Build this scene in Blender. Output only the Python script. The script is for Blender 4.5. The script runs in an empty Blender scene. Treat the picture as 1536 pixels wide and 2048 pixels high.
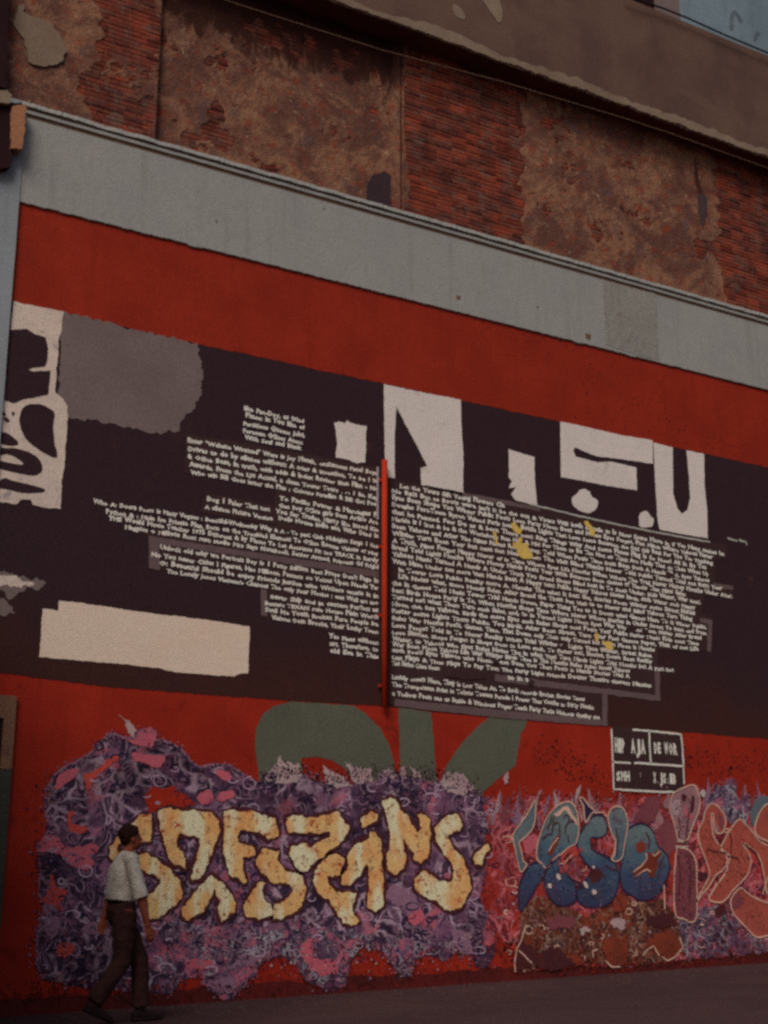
import bpy, bmesh, math, random
import numpy as np
from mathutils import Vector, Matrix, noise as mn
from mathutils.geometry import tessellate_polygon
random.seed(7)
S = bpy.context.scene
COL = S.collection
R = math.radians

# ---------------------------------------------------------------- camera, sky, sun, exposure
FOC = 2840.0                                        # focal length in pixels of the 1536x2048 photograph (50 mm lens)
CAM = Vector((0.0, -14.6, 1.05))
up = Vector((0.0, 9824.0, -2840.0)).normalized()
ax = Vector((5000.0, -821.0, -2840.0)).normalized()
ax = (ax - up * ax.dot(up)).normalized()
ay = up.cross(ax)
ROT = Matrix((ax, ay, up))                          # camera space -> world
cam = bpy.data.cameras.new('camera')
cam.lens = FOC / 2048 * 36.0
cam.sensor_width = 36.0
cam.clip_start = 0.1; cam.clip_end = 2000.0
co = bpy.data.objects.new('camera', cam); COL.objects.link(co)
co.matrix_world = Matrix.Translation(CAM) @ ROT.to_4x4()
S.camera = co

SUN_EL, SUN_AZ = R(42), R(228)                      # azimuth measured from +Y clockwise
w = bpy.data.worlds.new('World'); S.world = w; w.use_nodes = True
nt = w.node_tree
sky = nt.nodes.new('ShaderNodeTexSky'); sky.sky_type = 'NISHITA'; sky.sun_disc = False
sky.sun_elevation = SUN_EL; sky.sun_rotation = SUN_AZ
sky.air_density = 1.0; sky.dust_density = 4.0; sky.ozone_density = 1.0
bg = nt.nodes['Background']; bg.inputs['Strength'].default_value = 0.05
nt.links.new(sky.outputs[0], bg.inputs[0])
sd = bpy.data.lights.new('sun', 'SUN'); sd.energy = 1.5; sd.angle = R(26); sd.color = (1.0, 0.92, 0.84)
so = bpy.data.objects.new('sun', sd); COL.objects.link(so)
sdir = Vector((math.sin(SUN_AZ) * math.cos(SUN_EL), math.cos(SUN_AZ) * math.cos(SUN_EL), math.sin(SUN_EL)))
so.rotation_euler = sdir.to_track_quat('Z', 'Y').to_euler()
so.location = (-4, -12, 14)
S.view_settings.view_transform = 'Standard'; S.view_settings.look = 'None'
S.view_settings.gamma = 1.0; S.view_settings.use_curve_mapping = False
S.view_settings.exposure = 0.11
S.cycles.filter_width = 2.8                         # the soft old lens
S.cycles.max_bounces = 6
S.cycles.use_denoising = False
S.cycles.use_adaptive_sampling = False

# ---------------------------------------------------------------- helpers
def at(px, py, off=0.0):
    """point of the plane y = -off in front of the wall that is seen at pixel (px, py) of the photograph"""
    v = ROT @ Vector(((px - 768) / FOC, -(py - 1024) / FOC, -1.0))
    t = (-off - CAM.y) / v.y
    return CAM + v * t
def Z(x0, y0, s, pts):
    return [(x0 + x / s, y0 + y / s) for x, y in pts]
def gz(x): return 0.003 + 0.036 * max(-40.0, min(60.0, x))

def lin(c): return tuple(((v / 255) / 12.92 if v / 255 <= .04045 else ((v / 255 + .055) / 1.055) ** 2.4) for v in c)
GAIN = (2.15, 2.2, 2.25)
def A(r, g, b):
    """albedo of a surface that shows as sRGB (r,g,b) in the photograph's even light"""
    l = lin((r, g, b))
    return tuple(min(.85, l[i] * GAIN[i]) for i in range(3)) + (1,)

def obj(name, me, mat=None, parent=None, **props):
    o = bpy.data.objects.new(name, me); COL.objects.link(o)
    if mat is not None and len(me.materials) == 0: me.materials.append(mat)
    if parent is not None: o.parent = parent
    for k, v in props.items(): o[k] = v
    return o
def mesh(name, verts, faces, smooth=False):
    me = bpy.data.meshes.new(name); me.from_pydata([tuple(v) for v in verts], [], faces); me.update()
    if smooth: me.polygons.foreach_set('use_smooth', [True] * len(me.polygons))
    return me
def empty(name, loc, label, cat, group=None):
    o = bpy.data.objects.new(name, None); COL.objects.link(o); o.location = loc
    o.empty_display_size = .2
    o['label'] = label; o['category'] = cat
    if group: o['group'] = group
    return o
def from_bm(name, bm, smooth=False):
    me = bpy.data.meshes.new(name); bm.to_mesh(me); bm.free()
    if smooth: me.polygons.foreach_set('use_smooth', [True] * len(me.polygons))
    return me
def box_into(V, F, x0, x1, y0, y1, z0, z1):
    b = len(V)
    V += [(x0, y0, z0), (x1, y0, z0), (x1, y1, z0), (x0, y1, z0), (x0, y0, z1), (x1, y0, z1), (x1, y1, z1), (x0, y1, z1)]
    F += [tuple(b + i for i in f) for f in ((0, 3, 2, 1), (4, 5, 6, 7), (0, 1, 5, 4), (1, 2, 6, 5), (2, 3, 7, 6), (3, 0, 4, 7))]

# ---- node materials
class NT:
    def __init__(s, name):
        s.m = bpy.data.materials.new(name); s.m.use_nodes = True
        s.t = s.m.node_tree; s.b = s.t.nodes['Principled BSDF']
        s.tc = s.n('ShaderNodeTexCoord')
        s.co = s.tc.outputs['Object']
    def n(s, t, **kw):
        k = s.t.nodes.new(t)
        for a, v in kw.items():
            if hasattr(k, a): setattr(k, a, v)
            else: k.inputs[a.replace('_', ' ')].default_value = v
        return k
    def l(s, a, b): s.t.links.new(a, b)
    def mapping(s, scale=(1, 1, 1), loc=(0, 0, 0)):
        m = s.n('ShaderNodeMapping'); s.l(s.co, m.inputs[0])
        m.inputs['Scale'].default_value = scale; m.inputs['Location'].default_value = loc
        return m.outputs[0]
    def noise(s, scale, detail=4, rough=.55, dist=0, vec=None, loc=None):
        k = s.n('ShaderNodeTexNoise')
        k.inputs['Scale'].default_value = scale; k.inputs['Detail'].default_value = detail
        k.inputs['Roughness'].default_value = rough; k.inputs['Distortion'].default_value = dist
        s.l(vec if vec is not None else (s.mapping(loc=loc) if loc else s.co), k.inputs['Vector'])
        return k.outputs['Fac']
    def ramp(s, fac, stops, interp='LINEAR'):
        k = s.n('ShaderNodeValToRGB'); k.color_ramp.interpolation = interp
        e = k.color_ramp.elements
        while len(e) < len(stops): e.new(.5)
        for i, (p, c) in enumerate(stops):
            e[i].position = p
            e[i].color = c if len(c) == 4 else tuple(c) + (1,)
        s.l(fac, k.inputs[0]); return k.outputs['Color']
    def fr(s, fac, a, b):                            # smooth 0..1 between a and b
        k = s.n('ShaderNodeMapRange', interpolation_type='SMOOTHSTEP')
        k.inputs['From Min'].default_value = a; k.inputs['From Max'].default_value = b
        s.l(fac, k.inputs['Value']); return k.outputs['Result']
    def mix(s, fac, a, b, mode='MIX'):
        k = s.n('ShaderNodeMix', data_type='RGBA', blend_type=mode)
        if isinstance(fac, (int, float)): k.inputs[0].default_value = fac
        else: s.l(fac, k.inputs[0])
        for i, v in ((6, a), (7, b)):
            if isinstance(v, tuple): k.inputs[i].default_value = v if len(v) == 4 else v + (1,)
            else: s.l(v, k.inputs[i])
        return k.outputs[2]
    def math(s, op, a, b=None):
        k = s.n('ShaderNodeMath', operation=op)
        for i, v in ((0, a), (1, b)):
            if v is None: continue
            if isinstance(v, (int, float)): k.inputs[i].default_value = v
            else: s.l(v, k.inputs[i])
        return k.outputs[0]
    def grain(s, col, amt=.35):                      # fine pitting of old rendered walls
        g = s.noise(95, 2, .7)
        g2 = s.noise(38, 3, .7)
        r = s.ramp(g, [(.28, (1 - amt,) * 3), (.5, (1, 1, 1)), (.74, (1 + amt * .9, 1 + amt * .85, 1 + amt * .8))])
        r2 = s.ramp(g2, [(.3, (1 - amt * .45,) * 3), (.5, (1, 1, 1)), (.7, (1 + amt * .35,) * 3)])
        c = s.mix(1.0, col, r, 'MULTIPLY')
        return s.mix(1.0, c, r2, 'MULTIPLY')
    def done(s, col, rough=.85, bump=None, strength=.3, dist=.01, spec=.1):
        if isinstance(col, tuple): s.b.inputs['Base Color'].default_value = col
        else: s.l(col, s.b.inputs['Base Color'])
        s.b.inputs['Roughness'].default_value = rough
        s.b.inputs['Specular IOR Level'].default_value = spec
        if bump is not None:
            k = s.n('ShaderNodeBump'); k.inputs['Strength'].default_value = strength; k.inputs['Distance'].default_value = dist
            s.l(bump, k.inputs['Height']); s.l(k.outputs[0], s.b.inputs['Normal'])
        return s.m

def paint(name, c, c2=None, mott=.5, grain=.3, dirt=None, streak=0.0, bump=.35, seed=0, wear=None):
    t = NT(name)
    col = c
    c2 = c2 or tuple(v * .8 for v in c[:3]) + (1,)
    n = t.noise(1.1, 5, .6, .4, loc=(seed, 0, seed * 2))
    col = t.mix(t.fr(n, .5 - .28, .5 + .28), c, c2)
    n2 = t.noise(9, 5, .65, loc=(seed * 3, 0, 1))
    col = t.mix(t.math('MULTIPLY', t.fr(n2, .45, .8), mott), col, tuple(v * .72 for v in c[:3]) + (1,))
    if streak:
        v = t.mapping((5.5, 5.5, .35), (seed, 0, 0)); sN = t.noise(1.6, 4, .6, vec=v)
        col = t.mix(t.math('MULTIPLY', t.fr(sN, .5, .78), streak), col, tuple(v * .6 for v in c[:3]) + (1,))
    if dirt:
        n3 = t.noise(2.6, 7, .7, .8, loc=(seed, 5, 2))
        col = t.mix(t.math('MULTIPLY', t.fr(n3, .56, .7), .75), col, dirt)
    if wear:                                          # sharp little flakes showing what lies under the paint
        n4 = t.noise(13, 6, .72, loc=(seed, 9, 4))
        col = t.mix(t.fr(n4, .665, .69), col, wear)
    col = t.grain(col, grain)
    b = t.noise(42, 5, .7)
    return t.done(col, .8, b, bump, .012)

def swirl(name, stops, tint_stops, scale=5.5, freq=4.5, seed=0, tintscale=1.6, tintamt=.8, cells=True, big=.6):
    depth = big
    """spray paint scrawl: nested loops of line and fill, as thick as a spray line"""
    t = NT(name)
    w1 = t.n('ShaderNodeTexNoise'); w1.inputs['Scale'].default_value = 2.2; w1.inputs['Detail'].default_value = 2
    t.l(t.mapping(loc=(seed, 0, seed)), w1.inputs['Vector'])
    vm = t.n('ShaderNodeVectorMath', operation='MULTIPLY_ADD')
    t.l(w1.outputs['Color'], vm.inputs[0]); vm.inputs[1].default_value = (.5, .5, .5); t.l(t.mapping(loc=(seed * 2, 0, 0)), vm.inputs[2])
    n = t.noise(scale, 2.5, .5, .6, vec=vm.outputs[0])
    f = t.math('FRACT', t.math('MULTIPLY', n, freq))
    col = t.ramp(f, stops)
    if cells:
        vo = t.n('ShaderNodeTexVoronoi', feature='DISTANCE_TO_EDGE'); vo.inputs['Scale'].default_value = scale * 1.25
        t.l(vm.outputs[0], vo.inputs['Vector'])
        e = t.fr(vo.outputs['Distance'], .035, .10)
        pick = t.fr(t.noise(2.4, 2, loc=(seed, 3, 3)), .47, .53)
        e2 = t.math('MAXIMUM', e, pick)
        col = t.mix(e2, stops[2][1], col)
    tn = t.noise(tintscale, 4, .7, 1.2, loc=(seed + 4, 1, 2))
    tc = t.ramp(tn, tint_stops)
    msk = t.fr(t.noise(4.2, 3, .6, .7, loc=(seed, 7, 7)), .47, .56)
    col = t.mix(t.math('MULTIPLY', msk, tintamt), col, tc)
    big = t.noise(1.3, 4, .6, loc=(seed, 2, 9))
    col = t.mix(1.0, col, t.ramp(big, [(.32, (depth, depth * .95, depth)), (.56, (1, 1, 1)), (.75, (1.12, 1.12, 1.12))]), 'MULTIPLY')
    col = t.grain(col, .4)
    return t.done(col, .75, t.noise(42, 5, .7), .35, .012)

# ---- flat painted shapes on the wall
def rag_loop(pts, amp, step=.035, seed=0.0, smooth=False):
    out = []
    n = len(pts)
    if smooth:
        sp = []
        for i in range(n):
            p0, p1, p2, p3 = (Vector((pts[(i + k - 1) % n][0], pts[(i + k - 1) % n][1])) for k in range(4))
            for q in range(4):
                u = q / 4
                sp.append(.5 * ((2 * p1) + (p2 - p0) * u + (2 * p0 - 5 * p1 + 4 * p2 - p3) * u * u + (3 * p1 - p0 - 3 * p2 + p3) * u ** 3))
        pts = sp; n = len(pts)
    for i in range(n):
        a = Vector((pts[i][0], pts[i][1])); b = Vector((pts[(i + 1) % n][0], pts[(i + 1) % n][1]))
        d = b - a; L = d.length
        if L < 1e-6: continue
        k = max(1, int(L / step)); nrm = Vector((d.y, -d.x)) / L
        for q in range(k):
            p = a + d * (q / k)
            if amp > 0:
                j = mn.noise(Vector((p.x * 14, p.y * 14, seed))) * amp + mn.noise(Vector((p.x * 45, p.y * 45, seed + 5))) * amp * .6
                p = p + nrm * j
            out.append((p.x, p.y))
    return out
def wall_xy(pix, off=0.0):
    r = []
    for p in pix:
        q = at(p[0], p[1], off); r.append((q.x, q.z))
    return r
_sd = [0.0]
def fill(loops, y):
    polys = [[Vector((x, z, 0)) for x, z in lp] for lp in loops]
    tri = tessellate_polygon(polys)
    V = [(x, y, z) for lp in loops for x, z in lp]
    F = []
    for t in tri:
        a, b, c = (V[i] for i in t)
        ar = (b[0] - a[0]) * (c[2] - a[2]) - (b[2] - a[2]) * (c[0] - a[0])
        if abs(ar) < 1e-9: continue
        F.append(tuple(t) if ar > 0 else (t[0], t[2], t[1]))
    return V, F
def sheet(name, pix_loops, off, mat, parent, amp=.012, step=.035, smooth=False, **props):
    if not isinstance(pix_loops[0], list): pix_loops = [pix_loops]
    _sd[0] += 3.7
    loops = [rag_loop(wall_xy(lp, off), amp, step, _sd[0], smooth) for lp in pix_loops]
    V, F = fill(loops, -off)
    return obj(name, mesh(name, V, F), mat, parent, **props)
def multi(name, list_pix, off, mat, parent, amp=.012, step=.035, smooth=False, **props):
    for k, pix in enumerate(list_pix):
        sheet(name, pix, off + k * .00012, mat, parent, amp, step, smooth, **props)
def ribbon_into(VV, FF, pts, width, y, closed=False, wob=.25):
    """pts in wall coordinates (x,z); a brushed line of uneven width"""
    n = len(pts)
    if n < 2: return
    base = len(VV)
    s = random.random() * 50
    for i, p in enumerate(pts):
        a = pts[(i - 1) % n] if (closed or i > 0) else p
        b = pts[(i + 1) % n] if (closed or i < n - 1) else p
        d = Vector((b[0] - a[0], b[1] - a[1]))
        if d.length < 1e-9: d = Vector((1, 0))
        d.normalize(); nx, nz = -d.y, d.x
        wd = width * .5 * (1 + wob * 1.6 * mn.noise(Vector((p[0] * 9, p[1] * 9, s))))
        VV.append((p[0] + nx * wd, y, p[1] + nz * wd)); VV.append((p[0] - nx * wd, y, p[1] - nz * wd))
    m = n if closed else n - 1
    for i in range(m):
        j = (i + 1) % n
        FF.append((base + 2 * i, base + 2 * i + 1, base + 2 * j + 1, base + 2 * j))
def lines(name, list_pix, width_px, off, mat, parent, closed=False, smooth=True, amp=.006, **props):
    for pix in list_pix:
        VV, FF = [], []
        w_ = wall_xy(pix, off)
        sc = (at(pix[0][0] + 1, pix[0][1], off) - at(pix[0][0], pix[0][1], off)).length * .95
        if closed: pts = rag_loop(w_, amp, .03, random.random() * 90, smooth)
        else:
            pts = []
            for i in range(len(w_) - 1):
                a, b = w_[i], w_[i + 1]; L = math.dist(a, b); k = max(1, int(L / .03))
                for q in range(k + (1 if i == len(w_) - 2 else 0)):
                    u = q / k
                    x, z = a[0] + (b[0] - a[0]) * u, a[1] + (b[1] - a[1]) * u
                    pts.append((x + amp * mn.noise(Vector((x * 12, z * 12, 3))), z + amp * mn.noise(Vector((x * 12, z * 12, 8)))))
        ribbon_into(VV, FF, pts, width_px * sc, -off, closed)
        obj(name, mesh(name, VV, FF), mat, parent, **props)
def tube(name, pts, r, mat, parent=None, seg=8, **props):
    V, F = [], []
    n = len(pts); pts = [Vector(p) for p in pts]
    for i, p in enumerate(pts):
        d = (pts[min(n - 1, i + 1)] - pts[max(0, i - 1)]).normalized()
        a = d.orthogonal().normalized() if i == 0 else (a - d * a.dot(d)).normalized()
        b = d.cross(a)
        for k in range(seg):
            th = 2 * math.pi * k / seg; V.append(p + (a * math.cos(th) + b * math.sin(th)) * r)
    for i in range(n - 1):
        for k in range(seg):
            F.append((i * seg + k, i * seg + (k + 1) % seg, (i + 1) * seg + (k + 1) % seg, (i + 1) * seg + k))
    F.append(tuple(range(seg))[::-1]); F.append(tuple((n - 1) * seg + k for k in range(seg)))
    return obj(name, mesh(name, V, F, True), mat, parent, **props)

# ---------------------------------------------------------------- colours
DARK_TOP = A(38, 24, 28); DARK_LOW = A(46, 25, 22)
M = {}
M['red'] = paint('red wall paint', A(124, 32, 19), A(104, 24, 14), .45, .4, streak=.5, dirt=A(84, 20, 13), wear=A(84, 26, 18), seed=1)
M['red2'] = paint('red band paint', A(116, 32, 18), A(99, 26, 15), .35, .3, streak=.45, dirt=A(100, 27, 16), wear=A(100, 32, 24), seed=8)
t = NT('black brown field paint')
g = t.n('ShaderNodeSeparateXYZ'); t.l(t.co, g.inputs[0])
n = t.noise(.8, 4, .6, .5)
col = t.mix(t.fr(t.math('ADD', g.outputs['Z'], t.math('MULTIPLY', n, 1.6)), 4.3, 5.6), DARK_LOW, DARK_TOP)
col = t.mix(t.fr(t.noise(2.3, 6, .7, .6), .6, .78), col, A(62, 36, 31))
M['dark'] = t.done(t.grain(col, .4), .8, t.noise(42, 5, .7), .35, .012)
M['grey'] = paint('pale grey band paint', A(116, 113, 108), A(108, 107, 104), .3, .22, streak=.45, dirt=A(105, 104, 100), wear=A(84, 76, 66), seed=3)
M['grey_left'] = paint('grey pier paint', A(108, 110, 112), A(100, 103, 106), .3, .22, streak=.3, seed=4)
M['white'] = paint('white lettering paint', A(168, 157, 150), A(160, 150, 144), .2, .18, dirt=A(144, 132, 124), wear=A(112, 98, 92), streak=.15, seed=5)
M['cream'] = paint('cream patch paint', A(178, 154, 138), A(170, 146, 130), .2, .16, dirt=A(160, 138, 122), seed=6)
M['text'] = paint('text paint', A(182, 168, 158), A(168, 155, 146), .2, .25, seed=7)
M['white_blotch'] = paint('blotchy white paint', A(165, 148, 135), A(150, 135, 126), .5, .3, dirt=A(98, 88, 94), seed=9)
M['smudge'] = paint('grey roller paint', A(92, 78, 76), A(82, 70, 68), .4, .3, seed=10)
M['textbg'] = paint('text panel paint', A(49, 33, 32), A(42, 28, 28), .4, .35, seed=11)
M['textgrey'] = paint('grey panel edge paint', A(82, 66, 66), A(72, 58, 58), .4, .35, seed=12)
M['green'] = paint('dull green paint', A(72, 72, 60), A(64, 64, 54), .35, .32, dirt=A(64, 68, 58), seed=13)
M['yellow_spot'] = paint('yellow paint', A(178, 146, 72), A(160, 128, 68), .4, .3, seed=14)
M['line'] = paint('pale chalk line paint', A(140, 136, 128), None, .4, .3, seed=15)

t = NT('yellow letter paint')
n = t.noise(3.2, 4, .6, .6)
v = t.mapping((1.2, 1, .4)); n2 = t.noise(2.6, 3, .6, vec=v)
col = t.mix(t.fr(n, .42, .62), A(182, 136, 88), A(168, 120, 74))
col = t.mix(t.fr(n2, .47, .60), col, A(186, 162, 132))
col = t.mix(t.fr(t.noise(8, 5, .7, 1), .58, .63), col, A(128, 62, 38))
col = t.mix(t.fr(t.noise(16, 5, .7, 1, loc=(3, 1, 2)), .57, .63), col, A(116, 84, 58))
M['yellow'] = t.done(t.grain(col, .22), .75, t.noise(42, 5, .7), .35, .012)
M['outline'] = paint('dark brown outline paint', A(52, 24, 30), A(64, 28, 26), .4, .3, seed=16)

NAVY, PURP, LILAC, PINK, MAUVE = A(42, 30, 46), A(84, 56, 74), A(132, 108, 120), A(150, 74, 82), A(112, 80, 98)
M['purple'] = swirl('purple scrawl paint',
    [(0, NAVY), (.26, NAVY), (.36, LILAC), (.44, PURP), (.56, NAVY), (.74, NAVY), (.82, MAUVE), (.9, PURP), (1, NAVY)],
    [(.3, NAVY), (.46, A(70, 46, 66)), (.56, A(112, 72, 92)), (.63, PINK), (.70, MAUVE), (.8, A(140, 116, 126))], 3.6, 4.6, 2, tintamt=.8, tintscale=1.1, big=.34)
M['purple_low'] = swirl('low purple scrawl paint',
    [(0, NAVY), (.25, NAVY), (.36, A(120, 112, 118)), (.5, PURP), (.64, A(36, 28, 46)), (.78, A(96, 74, 90)), (1, NAVY)],
    [(.3, NAVY), (.45, A(84, 54, 74)), (.56, A(148, 74, 88)), (.64, A(60, 58, 84)), (.76, A(120, 116, 112))], 5.6, 4.4, 12)
M['redscrawl'] = swirl('red scrawl paint',
    [(0, A(60, 28, 40)), (.25, A(112, 34, 30)), (.36, A(158, 84, 88)), (.5, A(120, 38, 36)), (.64, A(66, 32, 46)), (.8, A(134, 44, 34)), (1, A(60, 28, 40))],
    [(.3, A(120, 30, 22)), (.5, A(136, 40, 28)), (.6, A(128, 70, 84)), (.75, A(64, 38, 56))], 5.0, 4.6, 22)
M['bronze'] = swirl('rust brown scrawl paint',
    [(0, A(46, 24, 24)), (.25, A(84, 40, 28)), (.36, A(116, 88, 74)), (.44, A(96, 44, 28)), (.64, A(46, 26, 27)), (.8, A(90, 52, 42)), (1, A(46, 24, 24))],
    [(.3, A(46, 26, 27)), (.46, A(106, 44, 26)), (.58, A(88, 54, 44)), (.7, A(110, 98, 84))], 4.6, 4.4, 32)
M['blue'] = swirl('blue letter paint',
    [(0, A(42, 50, 68)), (.3, A(52, 66, 82)), (.42, A(70, 86, 94)), (.55, A(46, 58, 74)), (.75, A(42, 40, 60)), (1, A(42, 50, 68))],
    [(.3, A(40, 42, 62)), (.5, A(56, 74, 88)), (.62, A(66, 48, 66)), (.74, A(92, 106, 108))], 3.4, 2.8, 42, cells=False)
M['bluegrey'] = paint('blue grey paint', A(80, 88, 90), A(60, 70, 78), .6, .35, dirt=A(46, 44, 58), seed=17)
M['salmon'] = paint('salmon red paint', A(134, 64, 52), A(116, 54, 46), .5, .32, dirt=A(78, 34, 36), seed=18)
M['rosy'] = paint('rose paint', A(102, 54, 58), A(84, 40, 48), .7, .35, dirt=A(56, 28, 38), seed=19)
M['pinkgrey'] = paint('pink grey paint', A(124, 96, 98), A(104, 66, 72), .7, .35, dirt=A(66, 40, 52), seed=20)
M['pink'] = paint('pink paint', A(150, 72, 80), A(134, 64, 76), .5, .3, seed=21)
M['coral'] = paint('coral paint', A(152, 58, 50), A(134, 50, 46), .5, .3, seed=22)
M['mauve'] = paint('mauve paint', A(112, 80, 96), A(98, 70, 86), .5, .3, seed=23)
M['spray'] = paint('pale spray paint', A(140, 120, 116), A(124, 100, 104), .5, .35, dirt=A(110, 80, 92), seed=24)
M['rustred'] = paint('rust red paint', A(112, 46, 30), A(78, 34, 26), .8, .45, dirt=A(56, 28, 26), seed=25)

# brick and plaster
def brick_mat(name, a, b):
    t = NT(name)
    oi = t.n('ShaderNodeObjectInfo')
    n = t.noise(1.5, 4, .6, .4, vec=t.tc.outputs['Object'])
    geo = t.n('ShaderNodeNewGeometry')
    n = t.noise(2.3, 4, .65, .4, vec=geo.outputs['Position'])
    col = t.mix(t.fr(n, .35, .65), a, b)
    nb = t.n('ShaderNodeTexWhiteNoise', noise_dimensions='3D')
    sn = t.n('ShaderNodeVectorMath', operation='SNAP'); t.l(geo.outputs['Position'], sn.inputs[0]); sn.inputs[1].default_value = (.25, 5, .062)
    t.l(sn.outputs[0], nb.inputs['Vector'])
    col = t.mix(1.0, col, t.ramp(nb.outputs['Value'], [(0, (.55, .5, .55)), (.5, (1, 1, 1)), (1, (1.45, 1.35, 1.3))]), 'MULTIPLY')
    n3 = t.noise(5, 6, .7, .8, vec=geo.outputs['Position'])
    col = t.mix(t.math('MULTIPLY', t.fr(n3, .52, .66), .8), col, A(84, 64, 56))
    n4 = t.noise(60, 3, .7, vec=geo.outputs['Position'])
    col = t.mix(1.0, col, t.ramp(n4, [(.3, (.6, .6, .6)), (.7, (1.3, 1.3, 1.3))]), 'MULTIPLY')
    return t.done(col, .9, n4, .5, .01)
M['brick'] = brick_mat('old red brick', A(100, 45, 32), A(74, 38, 31))
M['brick2'] = brick_mat('scorched brick', A(92, 52, 40), A(66, 38, 34))
t = NT('dark lime mortar')
M['mortar'] = t.done(t.mix(t.fr(t.noise(6, 5), .4, .6), A(78, 50, 40), A(92, 64, 52)), .95, t.noise(40, 5), .5, .01)
t = NT('crumbling plaster')
n = t.noise(1.4, 6, .68, .8)
col = t.mix(t.fr(n, .38, .6), A(108, 76, 58), A(74, 49, 41))
n2 = t.noise(5.5, 6, .72, .8, loc=(2, 2, 2))
col = t.mix(t.math('MULTIPLY', t.fr(n2, .5, .62), .75), col, A(70, 44, 38))
col = t.mix(t.math('MULTIPLY', t.fr(t.noise(7, 8, .8, .5, loc=(8, 2, 2)), .53, .62), .8), col, A(104, 38, 24))
col = t.mix(t.math('MULTIPLY', t.fr(t.noise(22, 5, .8, .2, loc=(1, 2, 8)), .55, .66), .6), col, A(58, 32, 28))
col = t.mix(t.math('MULTIPLY', t.fr(t.noise(7, 6, .7, .5, loc=(1, 9, 3)), .6, .7), .6), col, A(140, 116, 96))
col = t.mix(t.math('MULTIPLY', t.fr(t.noise(2.6, 5, .7, .5, loc=(6, 9, 3)), .58, .68), .6), col, A(66, 54, 58))
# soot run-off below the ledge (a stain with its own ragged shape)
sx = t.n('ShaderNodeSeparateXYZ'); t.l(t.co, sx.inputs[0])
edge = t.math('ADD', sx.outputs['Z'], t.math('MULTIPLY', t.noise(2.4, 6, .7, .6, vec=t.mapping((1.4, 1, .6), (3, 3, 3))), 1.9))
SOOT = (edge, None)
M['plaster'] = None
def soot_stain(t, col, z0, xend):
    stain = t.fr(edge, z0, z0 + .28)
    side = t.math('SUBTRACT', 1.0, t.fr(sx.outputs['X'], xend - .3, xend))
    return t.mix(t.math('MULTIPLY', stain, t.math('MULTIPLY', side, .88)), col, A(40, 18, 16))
_pl = (t, col)

t2 = NT('smooth brown render')
c_ = t2.mix(t2.fr(t2.noise(.7, 5, .6, .4), .4, .62), A(78, 59, 50), A(68, 50, 44))
c_ = t2.mix(t2.math('MULTIPLY', t2.fr(t2.noise(3.5, 6, .7, .6), .56, .72), .5), c_, A(74, 58, 52))
M['render'] = t2.done(t2.grain(c_, .3), .9, t2.noise(42, 5, .7), .4, .012)
M['lip'] = paint('pale plaster lip', A(104, 90, 76), A(86, 70, 58), .6, .35, dirt=A(96, 72, 56), seed=26)
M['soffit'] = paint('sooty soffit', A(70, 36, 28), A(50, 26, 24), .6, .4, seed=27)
M['paleblue'] = paint('pale blue wall paint', A(80, 92, 98), A(92, 104, 110), .4, .25, dirt=A(84, 92, 106), streak=.3, seed=28)
M['darkgap'] = paint('dark recess', A(32, 14, 16), A(26, 12, 14), .3, .3, seed=29)
M['rustline'] = paint('rust brown groove', A(92, 66, 50), A(78, 56, 44), .4, .3, seed=30)
M['hole'] = paint('painted dark hollow', A(50, 36, 38), A(40, 30, 36), .8, .4, seed=37)  # darkness of the hole beside the jamb, put into the paint colour
M['smudge2'] = paint('grey cement patch', A(60, 48, 48), A(52, 40, 40), .6, .4, seed=36)
M['tanstone'] = paint('tan broken stone', A(128, 88, 62), A(98, 62, 48), .7, .4, dirt=A(64, 36, 34), seed=31)
M['wire'] = paint('old wire', A(118, 92, 76), None, .3, .2, seed=32)
M['blackwire'] = paint('black cable', A(30, 20, 24), None, .3, .2, seed=33)
M['pipe'] = paint('red pipe paint', A(134, 36, 19), A(118, 30, 16), .4, .25, dirt=A(112, 26, 18), seed=34)
M['whitestrip'] = paint('pale strip', A(128, 120, 124), None, .4, .3, seed=35)

t3 = NT('street asphalt')
c_ = t3.mix(t3.fr(t3.noise(.5, 5, .6, .3), .35, .65), A(54, 37, 37), A(47, 32, 33))
c_ = t3.mix(t3.math('MULTIPLY', t3.fr(t3.noise(2.2, 6, .7, 1), .58, .72), .6), c_, A(40, 27, 30))
c_ = t3.mix(t3.fr(t3.noise(150, 2, .8), .62, .75), c_, A(80, 64, 64))
c_ = t3.grain(c_, .4)
M['asphalt'] = t3.done(c_, .85, t3.noise(120, 3, .7), .6, .01)

# ---------------------------------------------------------------- ground
xs = [-400, -150, -40, -10, 0, 4, 8, 12, 16, 20, 30, 60, 150, 400]; ys = [-400, -120, -40, -20, -10, -5, -2, 0.3, 40, 400]
V = [(x, y, gz(x)) for y in ys for x in xs]
F = [(j * len(xs) + i, j * len(xs) + i + 1, (j + 1) * len(xs) + i + 1, (j + 1) * len(xs) + i) for j in range(len(ys) - 1) for i in range(len(xs) - 1)]
obj('road', mesh('road', V, F), M['asphalt'], kind='structure')

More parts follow.
